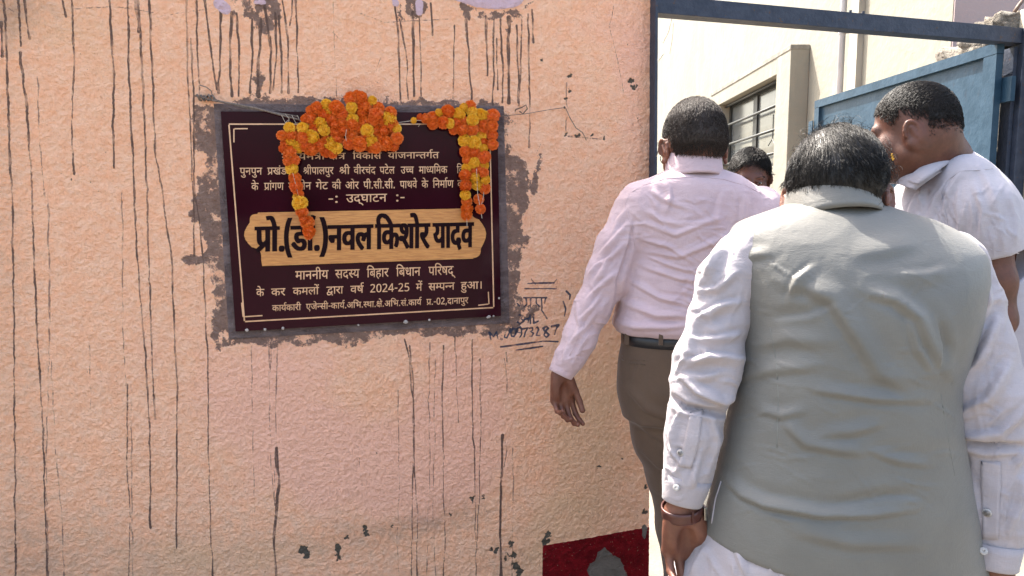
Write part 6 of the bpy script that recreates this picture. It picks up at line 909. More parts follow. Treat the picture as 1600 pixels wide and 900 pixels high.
def shoes(rt, L):
    for (x, y, a_) in L:
        d_ = np.array([-math.sin(a_), math.cos(a_), 0]); c = np.array([x, y, 0.])
        V, F = isomesh([(cone(c + (0, 0, .05) - d_ * .03, c + (0, 0, .042) + d_ * .07, .042, .036), .01, '+'), (cone(c + (0, 0, .036) + d_ * .07, c + (0, 0, .03) + d_ * .17, .038, .03), .03, '+'), (cone(c + (0, 0, .06) - d_ * .02, c + (0, 0, .10) - d_ * .03, .04, .042), .02, '+'), (cut(c + (0, 0, .004), (0, 0, -1), .4), .002, '-')], .006)
        mesh_np('shoe', V, F, MAT_SHOE, rt, True)
# ------------------------------------------------------------------ man in the pink shirt
pm = person('man in pale pink long sleeved shirt and brown trousers seen from behind at the gate', P(1080, 500, 2.05)[0], 2.05)
HP = Head(P(1083, 236, 2.06), Rz(.04) @ Rx(-.12), 1.08)
hv = HP.w((0, 0, 0)); prim = HP.prims() + [(cone(hv + (0, -.006, -.03), P(1084, 268, 2.035), .051, .052), .03, '+'), (cone(P(1084, 268, 2.03), P(1088, 330, 2.06), .056, .08), .03, '+')]
bodyparts = [isomesh(prim, .0026)]
bodyparts[0] = (relax(*bodyparts[0], 1, .4), bodyparts[0][1])
torso = rows([(285,1040,1140,2.05,.06),(310,1000,1180,2.06,.08),(360,1000,1190,2.06,.09),(450,990,1175,2.06,.09),(520,985,1165,2.06,.09),(600,985,1165,2.06,.10)])
core = [(loft(torso), .02, '+')] + limb([(1005,322,2.04,.045),(948,430,2.02,.040),(890,560,2.0,.027)]) + limb([(1185,325,2.08,.045),(1190,430,2.14,.04),(1180,500,2.3,.03)]) + limb([(1035,600,2.06,.075),(1055,720,2.1,.055),(1080,900,2.12,.045),(1086,1040,2.1,.035)]) + limb([(1125,600,2.08,.075),(1150,720,2.2,.055),(1150,880,2.3,.045),(1150,980,2.38,.035)])
bodyparts.append(isomesh(core, .012))
wr_ = P(877, 584, 1.99)
V, F = isomesh(hand(wr_, (.03, .03, -1), (.30, -1, .0), [(.55, .65, .35), (.62, .75, .45), (.72, .85, .5), (.80, .9, .5)], (.45, .25, .35), .95, .05) if False else [], .002) if False else (None, None)
def hand_mesh(wr, d, p, curls, thumb, k, flip):
    # flip mirrors the thumb to the other side
    L = hand(np.zeros(3), (0, 0, -1), (0, -1, 0), curls, thumb, k); V, F = isomesh(L, .0017, .01)
    V = relax(V, F, 1, .3)
    if flip: V = V * np.array([-1, 1, 1]); F = F[:, ::-1]
    d, p = np.array(d, float), np.array(p, float); d /= np.linalg.norm(d); p -= (p @ d) * d; p /= np.linalg.norm(p); s_ = np.cross(d, p)
    M_ = np.stack([-s_, -p, -d])                 # canonical x, y, z axes
    return V @ M_ + wr, F
bodyparts.append(hand_mesh(wr_, (.05, .10, -1), (.42, -1, .05), [(.45, .55, .35), (.55, .70, .45), (.68, .80, .5), (.78, .85, .5)], (.42, .18, .30), .97, True))
bodyparts.append(hand_mesh(P(1180, 500, 2.33), (0, .5, -1), (-1, 0, 0), [(.4, .5, .3)] * 4, (.4, .2, .3), .95, False))
V, F = join(bodyparts); mesh_np('body', V, F, SK1, pm, True)
# shirt
shp = [(loft(rows([(262,1052,1120,2.035,.045),(271,1034,1140,2.04,.072),(285,1003,1168,2.045,.098),(300,984,1192,2.045,.108),(320,972,1209,2.05,.118),(350,972,1210,2.05,.125),(400,980,1203,2.05,.125),(450,972,1195,2.05,.125),(490,963,1187,2.05,.135),(508,960,1184,2.05,.140),(517,968,1178,2.05,.130)]), 2.4), .01, '+')]
shp += limb([(1000,322,2.04,.066),(966,385,2.03,.060),(950,430,2.02,.056),(926,482,2.01,.050),(905,528,2.0,.043),(889,560,1.99,.037),(878,584,1.985,.031)], .025)
shp += limb([(1190,325,2.08,.062),(1195,430,2.14,.054),(1184,495,2.3,.040)], .03)
dcf = P(878, 584, 1.985) - P(905, 528, 2.0); dcf /= np.linalg.norm(dcf)
shp += [(cut(P(878.5, 583, 1.985), dcf, .06), .002, '-')]
V, F = isomesh(shp, .0036); N = vnormals(V, F)
V = crumple(V, N, [(7, .004, 1, (1, 1, .9)), (16, .0022, 2, (1, 1, 1.5)), (34, .0009, 3, (1, 1, 1.6))]); N = vnormals(V, F)
PF_ = [([(1012,352),(1056,368),(1100,350),(1130,340)],4,6),([(1000,392),(1060,402),(1120,378),(1150,360)],4.5,6),([(995,372),(1045,386),(1085,412)],4,5),([(1000,415),(1060,436),(1100,440)],4.5,6),([(975,474),(1025,494),(1085,494)],6,8),([(985,440),(1030,466),(1080,478)],5,6),([(1040,335),(1048,310),(1046,292)],3.5,6),([(1008,330),(1030,345),(1060,352)],3.5,6),([(1085,430),(1070,455),(1080,480)],3,7),([(1010,400),(1045,415),(1090,428)],3.5,4),([(1015,300),(1050,318),(1085,330)],3,7),([(1130,300),(1120,340),(1130,380)],3.5,9),([(1165,300),(1160,350),(1170,380)],4,9),([(990,340),(985,380),(965,440),(962,480)],-5,5),
 ([(983,345),(960,372),(935,400)],5,6),([(975,380),(950,405),(930,440)],5,6),([(980,325),(965,345),(955,370)],4,6),([(962,425),(938,445),(915,470)],5,6),([(945,450),(925,480),(905,500)],4.5,5),([(935,480),(915,510),(895,530)],4,5),([(900,480),(905,510),(888,545)],3.5,5),([(955,400),(930,415),(918,430)],4,4),([(920,520),(905,545),(893,572)],3,4),([(885,540),(878,565)],3,4),([(968,505),(990,512),(1040,513),(1070,510)],5,7)]
V = folds(V, N, [(f[0], f[1] * 1.5, *f[2:]) for f in PF_] + creases(5, 46, (995, 340, 1180, 500), 8, 22, 55, 2.6, 3.2) + creases(6, 26, (880, 400, 975, 560), -38, 25, 32, 2.4, 3) + creases(7, 10, (990, 290, 1180, 340), 60, 30, 40, 1.8, 4)); shirt = mesh_np('shirt', V, F, MAT_PINK, pm, True); S = Surf(V, F)
S.seam([(988,300),(1005,290),(1040,279),(1085,276),(1130,280),(1165,290),(1190,303)], 'yoke_seam', MAT_PINK, pm, .0012)
S.seam([(985,302),(976,318),(982,340),(990,362),(992,385)], 'sleeve_seam', MAT_PINK, pm, .0014)
S.seam([(925,508),(912,530),(898,560)], 'placket_seam', MAT_PINK, pm, .0012); S.seam([(914,505),(902,530),(890,556)], 'placket_seam', MAT_PINK, pm, .0010)
band(P(886.5, 562, 1.991), dcf, .0405, .0395, .046, -.0045, 'cuff', MAT_PINK, pm, th=.004)
band(P(1084, 274, 2.035), (0, .20, 1), .088, .090, .060, -.016, 'collar', MAT_PINK, pm, gap=.3, th=.004, fold=.014)
# trousers and belt
trl = [(loft(rows([(508,976,1172,2.05,.118),(530,972,1172,2.05,.122),(570,966,1172,2.055,.130),(610,966,1170,2.06,.132),(650,974,1166,2.065,.125)]), 2.3), .03, '+')]
trl += limb([(1030,610,2.06,.110),(1042,680,2.08,.102),(1054,740,2.10,.083),(1066,820,2.12,.076),(1076,920,2.12,.070),(1084,1030,2.10,.066)], .03)
trl += limb([(1120,610,2.08,.108),(1148,690,2.14,.095),(1158,760,2.22,.080),(1156,850,2.30,.074),(1155,975,2.38,.066)], .03)
V, F = isomesh(trl, .006); N = vnormals(V, F); V = crumple(V, N, [(5, .004, 8, (1, 1, .6)), (12, .002, 9, (1, 1, .7))]); N = vnormals(V, F)
V = folds(V, N, [([(975,600),(1010,640),(1060,660)],6,8),([(985,650),(1020,680),(1070,700)],5,7),([(1060,560),(1080,620),(1075,680)],6,8),([(1000,700),(1030,730),(1075,740)],4,6),([(1000,560),(990,600)],3,7),([(1015,760),(1050,780),(1085,775)],3,7)])
mesh_np('trousers', V, F, MAT_TROU, pm, True); S = Surf(V, F)
S.seam([(972,562),(985,567),(1008,570)], 'pocket_welt', MAT_TROU, pm, .0018); S.seam([(972,556),(985,561),(1008,564)], 'pocket_welt', MAT_TROU, pm, .0014)
bc = P(1074, 521, 2.05); bw = (P(1173, 521, 2.05) - P(974, 521, 2.05))[0] / 2
V = []; F = []; nb_ = 64
for i in range(nb_):
    t_ = 2 * math.pi * i / nb_; e = 2 / 2.3; cx_, cy_ = math.copysign(abs(math.cos(t_)) ** e, math.cos(t_)), math.copysign(abs(math.sin(t_)) ** e, math.sin(t_))
    for (z, r_) in ((-.017, .004), (-.016, .0065), (.016, .0065), (.017, .004), (.017, -.004), (-.017, -.004)): V.append((bc[0] + cx_ * (bw + r_), bc[1] + cy_ * (.121 + r_), bc[2] - .010 + z))
for i in range(nb_):
    for j in range(6): F.append((i * 6 + j, ((i + 1) % nb_) * 6 + j, ((i + 1) % nb_) * 6 + (j + 1) % 6, i * 6 + (j + 1) % 6))
belt = mesh_np('belt', V, F, MAT_BELT, pm, True)
for px_ in (979, 1032): q = P(px_, 522, 1.93 if px_ > 1000 else 1.995); m = MB(); m.frame_box(q + (0, -.006, -.004), (.006, 0 if px_ > 1000 else -.003, 0), (0, .003, 0), (0, 0, .026), .0015); m.build('belt_loop', MAT_TROU, pm)
shoes(pm, [(P(1086, 900, 2.1)[0], 2.10, 0), (P(1155, 900, 2.38)[0], 2.38, 0)])
def short_hair(H, head, mat, rt, n, ln, seed, lim, comb, rad=.0006, lift=.25, curl=0.0008, layer=.008, cap=.0035, edge=.010):
    kd = kd_of(*head); A = hair_strands(H, kd, lim, n, ln, lift, comb, seed, 4, rad, curl, layer=layer, grav=.03, edge=edge)
    V, F = join([hair_cap(H, *head, lambda l: lim(l) - .012, cap), A]); return mesh_np('hair', V, F, mat, rt, True)
def lim_short(l):                               # hairline: above a line that drops to the nape behind, round the ears at the sides
    y, z, x = l[:, 1], l[:, 2], np.abs(l[:, 0])
    low = np.interp(y, [-.12, -.07, -.045, -.030, .010, .03, .05, .075, .09], [-.020, -.020, -.010, .020, .042, .038, .052, .080, .10]); low = np.where((x > .064) & (y > -.050), np.maximum(low, .040), low)
    return z - low
short_hair(HP, bodyparts[0], HM_GREY, pm, 15000, lambda l: np.where(l[:, 2] > .06, .024, .014), 21, lim_short, lambda l, r: np.stack([l[:, 0] * 1.2 + r.normal(0, .012, len(l)), np.where(l[:, 2] > .09, -.08, -.03) + 0 * l[:, 1], -.06 + 0 * l[:, 2] + r.normal(0, .01, len(l))], -1), .0006, .22)
m = MB(); sp_ = root('eyeglasses', HP.w((0, .10, .0)), 'thin dark spectacles whose arm shows at the right ear of the man in pink', 'glasses')
for q in (-1, 1):
    m = MB(); m.tube([HP.w((q * .074, .100, .006)), HP.w((q * .082, .05, .010)), HP.w((q * .086, .0, .012)), HP.w((q * .084, -.018, .006)), HP.w((q * .080, -.026, -.012))], .0016, 6); m.build('temple_arm', MAT_BELT, sp_, True)
    m = MB(); m.tube([HP.w((q * .036 + .026 * math.cos(t_), .106, .0 + .019 * math.sin(t_))) for t_ in np.linspace(0, 6.283, 22)], .0013, 6); m.build('rim', MAT_BELT, sp_, True)
m = MB(); m.tube([HP.w((-.010, .106, .003)), HP.w((0, .112, .007)), HP.w((.010, .106, .003))], .0013, 6); m.build('bridge', MAT_BELT, sp_, True)
print('pink man', time.time() - T0)
# ------------------------------------------------------------------ man in the grey waistcoat
nm = person('man in grey sleeveless waistcoat over white kurta seen from behind with bowed head', P(1310, 600, 1.22)[0], 1.24)
HN = Head(P(1306, 321, 1.335), Rz(-.40) @ Rx(-.66), 1.05)
prim = HN.prims() + [(cone(HN.w((0, .0, -.045)), P(1302, 330, 1.325), .050, .053), .03, '+'), (cone(P(1302, 330, 1.325), P(1308, 400, 1.31), .053, .08), .03, '+')]
b0 = b0n = isomesh(prim, .0028)
core = [(loft(rows([(350,1230,1390,1.29,.05),(400,1190,1470,1.28,.08),(500,1190,1480,1.26,.09),(700,1180,1460,1.24,.1),(900,1170,1460,1.24,.1)])), .02, '+')] + limb([(1175,385,1.29,.04),(1110,600,1.24,.034),(1068,775,1.22,.026)]) + limb([(1500,400,1.28,.04),(1540,660,1.2,.034),(1552,875,1.17,.026)])
core += limb([(1220,900,1.24,.08),(1230,1100,1.25,.06),(1235,1560,1.24,.04)]) + limb([(1400,900,1.24,.08),(1390,1100,1.27,.06),(1385,1500,1.3,.04)])
hwr = P(1066, 796, 1.215)
b1 = hand_mesh(hwr, (.10, .22, -1), (.10, -1, .05), [(.35, .45, .3), (.45, .6, .4), (.55, .7, .45), (.65, .75, .45)], (.35, .12, .35), 1.04, True)
b2 = hand_mesh(P(1551, 882, 1.168), (-.02, .2, -1), (-.6, -.8, 0), [(.35, .45, .3), (.45, .6, .4), (.55, .7, .45), (.65, .75, .45)], (.35, .12, .35), 1.02, False)
V, F = join([b0, isomesh(core, .014), b1, b2]); mesh_np('body', V, F, SK2, nm, True)
# kurta: sleeves and skirt
kp = [(loft(rows([(345,1205,1400,1.29,.06),(380,1170,1490,1.285,.09),(450,1170,1500,1.27,.105),(600,1170,1462,1.25,.11),(740,1135,1480,1.24,.125),(800,1108,1492,1.24,.135),(835,1088,1502,1.24,.145),(900,1058,1530,1.24,.160),(1050,1015,1570,1.25,.17),(1250,985,1600,1.25,.18)])), .01, '+')]
kp += limb([(1178,387,1.285,.051),(1136,438,1.275,.046),(1122,505,1.26,.046),(1108,560,1.25,.053),(1100,600,1.24,.056)], .02) + [(x_[0], .006, '+') for x_ in limb([(1094,612,1.24,.046),(1083,680,1.23,.046),(1074,740,1.222,.040),(1066,780,1.217,.0315)])]
kp += limb([(1482,408,1.28,.054),(1507,465,1.26,.054),(1521,540,1.235,.058),(1537,620,1.21,.065),(1542,668,1.20,.064)], .02) + [(x_[0], .006, '+') for x_ in limb([(1548,690,1.20,.055),(1555,750,1.19,.055),(1558,800,1.182,.050),(1553,850,1.172,.037),(1551,878,1.168,.0335)])]
dl = P(1066, 780, 1.217) - P(1074, 740, 1.222); dl /= np.linalg.norm(dl); dr = P(1551, 878, 1.168) - P(1553, 850, 1.172); dr /= np.linalg.norm(dr)
kp += [(cut(P(1066, 780, 1.217), dl, .05), .002, '-'), (cut(P(1551, 880, 1.168), dr, .05), .002, '-')]
V, F = isomesh(kp, .0034); N = vnormals(V, F); V = crumple(V, N, [(7, .0045, 4, (1, 1, .9)), (15, .0028, 5, (1, 1, 1.3)), (36, .0009, 6, (1, 1, 1.3))]); N = vnormals(V, F)
KF = [([(1140,362),(1118,400),(1105,440)],7,9),([(1128,390),(1100,430),(1090,470)],6,8),([(1158,470),(1120,480),(1085,500)],8,9),([(1158,520),(1120,530),(1080,530)],6,8),([(1158,560),(1110,556),(1068,566)],8,9),([(1060,585),(1090,612),(1130,628),(1150,620)],9,9),([(1085,500),(1078,540),(1062,570)],6,8),([(1130,580),(1100,590),(1070,585)],5,7),([(1044,618),(1070,636),(1100,642),(1136,648)],-12,6,.9),([(1150,425),(1120,450),(1095,455)],5,7),
 ([(1060,645),(1048,680),(1052,710)],5,7),([(1110,650),(1120,690),(1105,740)],5,8),([(1045,700),(1062,722),(1056,740)],4,6),([(1095,700),(1085,740),(1080,760)],4,6),
 ([(1530,420),(1540,470),(1510,540)],8,11),([(1560,490),(1530,560),(1490,610)],9,12),([(1580,560),(1545,620),(1495,650)],8,12),([(1600,640),(1560,676),(1505,682)],8,9),([(1497,690),(1540,699),(1604,697)],-12,6,.9),([(1512,440),(1505,500),(1490,560)],5,9),([(1600,740),(1590,790),(1575,830)],6,9),([(1505,740),(1520,770),(1530,830)],5,9),([(1598,700),(1585,730)],5,8),
 ([(1105,850),(1090,880),(1080,900)],6,8),([(1150,860),(1165,900)],5,8),([(1240,880),(1255,900)],4,8)]
V = folds(V, N, [(f[0], f[1] * 1.5, *f[2:]) for f in KF] + creases(15, 26, (1060, 370, 1155, 620), -25, 30, 50, 2.6, 4) + creases(16, 26, (1045, 640, 1120, 750), -70, 35, 36, 2, 3.2) + creases(17, 30, (1490, 420, 1595, 680), -50, 25, 70, 2.8, 5) + creases(18, 18, (1505, 700, 1595, 840), -80, 30, 60, 2.2, 4) + creases(19, 16, (1090, 850, 1400, 900), 80, 20, 50, 3, 5)); mesh_np('kurta', V, F, MAT_WHITE, nm, True); S = Surf(V, F)
band(P(1073.5, 744, 1.2225), dl, .0445, .0425, .047, -.0085, 'cuff', MAT_WHITE, nm, th=.004)
band(P(1553, 846, 1.172), dr, .0445, .042, .042, -.005, 'cuff', MAT_WHITE, nm, th=.004)
S.patch([(1078,646),(1070,690),(1060,728)], [(1098,640),(1092,690),(1080,732)], 'sleeve_placket', MAT_WHITE, nm)
S.patch([(1533,722),(1533,716),(1534,780),(1536,842)], [(1563,722),(1564,730),(1562,780),(1560,842)], 'sleeve_placket', MAT_WHITE, nm)
MAT_BTN = simple('pearl_button', (.42, .40, .38), (.30, .28, .27), 300, .25, .05)
S.button(1064, 707, .0060, MAT_BTN, nm); S.button(1543, 800, .0074, MAT_BTN, nm)
def btn(p, n, r):
    n = n / np.linalg.norm(n); m = MB(); m.tube([p, p + n * .003, p + n * .0032, p + n * .004, p + n * .0036], [r, r, r * .92, r * .70, .0004], 16); m.build('button', MAT_BTN, nm, True)
c_ = P(1067.5, 764, 1.219); q = P(1057, 762, 1.184); btn(q, CAM - q + (-.3, 0, 0), .0056)
q = P(1537, 861, 1.136); btn(q, CAM - q, .0064)
# watch
MAT_STRAP = simple('brown_strap', (.075, .022, .016), (.05, .015, .012), 30, .35, .15, 200); MAT_MET = simple('steel', (.45, .44, .42), None, 50, .25, .05, Metallic=1.)
wc = hwr + np.array([-.001, -.001, .008]); wax = np.array([.10, .20, -1.]); 
watch = root('wristwatch', wc, 'brown strapped wristwatch on the left wrist of the man in the waistcoat', 'watch')
band(wc, wax, .0375, .0310, .021, -.001, 'strap', MAT_STRAP, watch, yaw=.0, th=.0035)
wu = wax / np.linalg.norm(wax); q = wc + wu * .0105 + np.array([.0375, -.006, 0]); m = MB(); m.frame_box(q, (.0035, .001, 0), (-.0012, .011, .0), wu * .0135, .002); m.build('case', MAT_MET, watch)
q = wc + wu * .0105 + np.array([.012, -.0300, 0]); m = MB(); m.frame_box(q, (.002, .0008, 0), (0, .0025, 0), wu * .0125, .001); m.build('strap_keeper', MAT_STRAP, watch)
# waistcoat
vp = [(loft(rows([(312,1252,1354,1.315,.040),(322,1228,1380,1.312,.060),(334,1193,1414,1.305,.076),(348,1158,1456,1.30,.090),(366,1144,1492,1.295,.106),(392,1142,1520,1.29,.126),(430,1146,1524,1.283,.145),(480,1154,1514,1.275,.152),(540,1155,1496,1.265,.150),(590,1150,1480,1.257,.146),(640,1141,1481,1.25,.144),(700,1128,1489,1.244,.142),(770,1109,1500,1.24,.150),(824,1093,1512,1.24,.156),(905,1084,1522,1.24,.166),(960,1080,1530,1.24,.17)]), 2.35), .01, '+')]
ha_, hb_ = P(1093, 822, 1.24), P(1512, 902, 1.24); vp += [(cut((ha_ + hb_) / 2, -np.cross(hb_ - ha_, (0, 1, .0)), .6), .004, '-')]
V, F = isomesh(vp, .0042); N = vnormals(V, F)
V = crumple(V, N, [(4.5, .0024, 14, (1, 1, 1.2)), (10, .0010, 15, (1, 1, 1.8))]); N = vnormals(V, F)
VF = [([(1268,416),(1244,436),(1232,466)],7,11,.35),([(1225,445),(1260,448),(1300,470),(1340,530),(1372,582),(1435,618)],8,20,.45),([(1330,398),(1380,392),(1436,380)],5,22),([(1348,456),(1400,470),(1436,498),(1452,536),(1482,588)],9,14,.45),([(1420,486),(1434,548),(1456,580)],6,10),([(1270,610),(1310,616),(1373,625),(1452,627)],7,12,.35),([(1225,662),(1258,694),(1310,704),(1350,708)],6,13,.45),([(1274,680),(1330,676),(1380,662)],5,12),
 ([(1136,752),(1160,775),(1195,790),(1280,806),(1360,806),(1432,796)],10,12,.35),([(1360,706),(1404,722),(1452,727)],5,10,.4),([(1156,590),(1212,578),(1285,572)],5,14),([(1200,496),(1261,489),(1311,470)],-4,12),([(1150,420),(1175,400),(1210,395)],4,12),([(1300,790),(1380,775),(1440,772)],-4,10),([(1180,540),(1230,530),(1290,540)],4,16),([(1470,500),(1478,540),(1470,580)],-6,8),([(1480,420),(1450,430),(1400,430)],4,14),([(1240,830),(1330,850),(1440,852)],5,16),([(1180,640),(1220,650),(1260,642)],4,10)]
V = folds(V, N, [(f[0], f[1] * 1.0, *f[2:]) for f in VF] + creases(33, 40, (1160, 420, 1480, 820), 12, 25, 80, 1.5, 3.5)); mesh_np('waistcoat', V, F, MAT_VEST, nm, True); S = Surf(V, F)
MAT_SEAM = simple('seam_thread', (.16, .165, .15), None, 50, .8, .1)
S.seam([(1203,512),(1212,560),(1216,620),(1214,700)], 'dart_seam', MAT_SEAM, nm, .0007, -.0002); S.seam([(1470,615),(1476,650),(1484,700),(1492,744)], 'side_seam', MAT_SEAM, nm, .0007, -.0002)
S.seam([(1150,352),(1147,375),(1149,400),(1156,440),(1160,480),(1160,540),(1156,590)], 'armhole_edge', MAT_VEST, nm, .0018, .0)
S.seam([(1127,752),(1118,780),(1112,818)], 'side_vent', MAT_WHITE, nm, .0016, .0002)
band(P(1300, 336, 1.315), (0, .34, 1), .090, .098, .050, -.016, 'collar', MAT_VEST, nm, gap=.35, th=.005, fold=.016)
# loose white trousers under the kurta, and shoes
V, F = isomesh(limb([(1225,1000,1.24,.11),(1230,1150,1.25,.10),(1236,1580,1.24,.075)]) + limb([(1395,1000,1.24,.11),(1390,1150,1.26,.10),(1386,1500,1.3,.075)]), .009); N = vnormals(V, F); V = crumple(V, N, [(6, .006, 31, (1, 1, .5))]); mesh_np('pyjama', V, F, MAT_WHITE, nm, True)
shoes(nm, [(P(1236, 900, 1.24)[0], 1.24, .05), (P(1386, 900, 1.3)[0], 1.3, -.05)])
# hair: collar-length waves
def lim_long(l):
    y, z, x = l[:, 1], l[:, 2], np.abs(l[:, 0]); low = np.interp(y, [-.12, -.07, -.045, -.032, .02, .05, .075, .09], [-.045, -.048, -.035, .016, .036, .040, .065, .085])
    return z - np.where((x > .062) & (y > -.050), np.maximum(low, .046), low)
def comb_long(l, r):
    a_ = l[:, 0] * 22 + l[:, 2] * 13; return np.stack([l[:, 0] * .5 + .030 * np.sin(a_ * 1.3) + .012, -.05 * (l[:, 2] > .07) - .3 * np.maximum(l[:, 1], 0), -.08 * (l[:, 2] < .115) + .02 * np.cos(a_)], -1)
kd = kd_of(*b0n)
lim_str = lambda l: np.where(((l[:, 2] < -.030) & (l[:, 1] < 0)) | (l[:, 0] > .048) & (l[:, 1] > -.06) & (l[:, 2] < .07), -1., lim_long(l))
A1 = hair_strands(HN, kd, lim_str, 14000, lambda l: np.where(l[:, 2] < .01, .017, np.where((l[:, 0] > .05), .026, .044)), .13, comb_long, 41, 8, .00038, .0016, 6., .3, .15, .014, .06)
A2 = hair_strands(HN, kd, lim_str, 11000, lambda l: np.where(l[:, 2] < .01, .015, np.where((l[:, 0] > .05), .022, .036)), .16, comb_long, 42, 7, .00036, .0018, 7., .3, .15, .017, .06)
A3 = hair_strands(HN, kd, lambda l: np.where((l[:, 2] > .10) | (l[:, 0] > .055), lim_long(l), -1.), 700, .045, .70, comb_long, 43, 7, .00034, .005, 10., .2, 0., .030, -.01, 3.)
V, F = join([hair_cap(HN, *b0n, lim_long, .008), A1, A2, A3]); mesh_np('hair', V, F, HM_BLACK, nm, True)
print('waistcoat man', time.time() - T0)
# ------------------------------------------------------------------ man in the white short-sleeved shirt
wm = person('man in white short sleeved shirt turned to the left beside the blue gate', P(1500, 400, 1.74)[0], 1.74)
HW = Head(P(1424, 212, 1.70), Rz(.90) @ Rx(-.10), .89)
nb_ = P(1470, 262, 1.72); prim = HW.prims() + [(cone(HW.w((0, -.040, -.01)), P(1464, 240, 1.71), .048, .056), .03, '+'), (cone(HW.w((0, -.028, -.035)), nb_, .062, .064), .04, '+'), (cone(HW.w((0, .005, -.055)), nb_ + (-.02, 0, -.01), .050, .056), .03, '+'), (cone(nb_, P(1500, 330, 1.74), .058, .09), .03, '+')]
b0 = b0w = isomesh(prim, .0026); core = [(loft(rows([(260,1460,1530,1.74,.06),(300,1440,1560,1.74,.13),(400,1440,1575,1.74,.13),(560,1445,1580,1.74,.13)])), .02, '+')]
core += limb([(1535,300,1.60,.045),(1552,390,1.585,.030)], .02)
fine = limb([(1552,380,1.585,.037),(1560,440,1.575,.034),(1560,500,1.57,.034),(1530,570,1.56,.031),(1500,620,1.55,.026)], .02)
core += limb([(1480,320,1.90,.045),(1480,480,1.92,.036),(1430,560,1.9,.028)]) + limb([(1500,580,1.68,.09),(1510,800,1.68,.06),(1520,1150,1.68,.04)]) + limb([(1500,580,1.82,.09),(1490,780,1.84,.06),(1480,1120,1.84,.04)])
h1 = hand_mesh(P(1498, 624, 1.548), (-.6, 0, -1), (.7, -.3, -.5), [(.4, .5, .3)] * 4, (.4, .2, .3), .97, False); h2 = hand_mesh(P(1430, 562, 1.9), (-.7, 0, -1), (.5, .6, -.3), [(.4, .5, .3)] * 4, (.4, .2, .3), .97, True)
V, F = join([b0, isomesh(core, .013), isomesh(fine, .005), h1, h2]); mesh_np('body', V, F, SK3, wm, True)
sp2 = [(loft(rows([(234,1480,1498,1.735,.045),(246,1464,1516,1.735,.075),(264,1443,1534,1.735,.112),(286,1424,1552,1.735,.145),(310,1410,1566,1.735,.165),(342,1405,1578,1.735,.172),(400,1403,1602,1.735,.172),(500,1405,1620,1.735,.178),(600,1412,1626,1.735,.182),(700,1415,1628,1.735,.19)]), 2.1), .01, '+')]
sp2 += limb([(1510,284,1.63,.062),(1534,325,1.60,.060),(1550,365,1.59,.054),(1560,402,1.585,.047)], .03) + limb([(1480,300,1.86,.062),(1480,400,1.90,.055)], .03)
sp2 += [(cut(P(1560, 399, 1.585), P(1560, 399, 1.585) - P(1550, 365, 1.59), .07), .002, '-')]
V, F = isomesh(sp2, .004); N = vnormals(V, F); V = crumple(V, N, [(7, .004, 51, (1, 1, .8)), (15, .002, 52, (1, 1, .9))]); N = vnormals(V, F)
V = folds(V, N, [([(1500,268),(1480,300),(1470,340)],6,6),([(1478,285),(1460,310),(1450,345)],6,6),([(1530,260),(1550,300),(1560,350)],5,9),([(1520,290),(1535,330),(1530,380)],6,7),([(1490,310),(1500,350),(1495,380)],5,7),([(1440,290),(1425,320),(1415,345)],5,6),([(1575,300),(1585,340),(1588,380)],4,7),([(1555,330),(1565,365),(1568,395)],4,6),([(1455,275),(1440,300),(1432,330)],4,5)] + creases(25, 34, (1420, 290, 1595, 395), 70, 28, 46, 3, 3.4))
mesh_np('shirt', V, F, MAT_WHITE2, wm, True); S = Surf(V, F)
S.seam([(1560,262),(1530,266),(1500,267),(1480,282),(1470,300),(1476,330),(1482,360)], 'sleeve_seam', MAT_WHITE2, wm, .0012); S.seam([(1547,390),(1570,393),(1592,396)], 'hem_seam', MAT_WHITE2, wm, .0009)
CA = [P(*q) for q in [(1495,214,1.73),(1478,227,1.665),(1460,242,1.645),(1441,258,1.640),(1425,271,1.650),(1412,281,1.675)]]; CB = [P(*q) for q in [(1511,231,1.73),(1496,245,1.645),(1480,257,1.620),(1464,268,1.610),(1450,278,1.612),(1436,289,1.625)]]
sheet(CA, CB, .004, 'collar', MAT_WHITE2, wm); sheet([P(*q) for q in [(1492,213,1.765),(1478,222,1.70),(1456,236,1.67),(1430,256,1.66),(1408,275,1.675),(1399,286,1.70)]], [p + (.0, .012, -.012) for p in CB], .004, 'collar_stand', MAT_WHITE2, wm)
MAT_TR2 = cloth('grey_trousers', (.10, .10, .11), (.09, .09, .10)); V, F = isomesh(limb([(1505,640,1.68,.11),(1512,850,1.68,.085),(1520,1180,1.68,.065)]) + limb([(1500,640,1.82,.11),(1492,830,1.84,.085),(1480,1130,1.84,.065)]), .009); mesh_np('trousers', V, F, MAT_TR2, wm, True)
shoes(wm, [(P(1520, 900, 1.68)[0], 1.68, 1.3), (P(1480, 900, 1.84)[0], 1.84, 1.3)])
def lim_fade(l):
    y, z = l[:, 1], l[:, 2]; return z - np.interp(y, [-.12, -.07, -.035, -.012, .012, .03, .05, .075, .09], [.010, .010, .008, .026, .046, .036, .050, .085, .105]) - np.where((np.abs(l[:, 0]) > .064) & (y > -.05) & (y < .02), .03, 0)
short_hair(HW, b0w, HM_DARK, wm, 15000, lambda l: np.where(l[:, 2] > .07, .016, .004 + .010 * np.clip((l[:, 2] - .0) / .08, 0, 1)), 61, lim_fade, lambda l, r: np.stack([l[:, 0] * .8 + r.normal(0, .02, len(l)), np.where(l[:, 2] > .07, .06, -.02) + 0 * l[:, 1], -.04 + 0 * l[:, 2] + r.normal(0, .02, len(l))], -1), .0006, .30, layer=.006, cap=.002)
# stray marigold petals caught in the hair of the man before him
for k in range(3): m = MB(); q = P(1393 + k * 1.2, 242 + k * 3.5, 1.33); m.frame_box(q, (.0016, 0, .0006), (0, .0005, 0), (.0005, 0, .0022), .0003); o = m.build('petal', MAT_MY, nm)
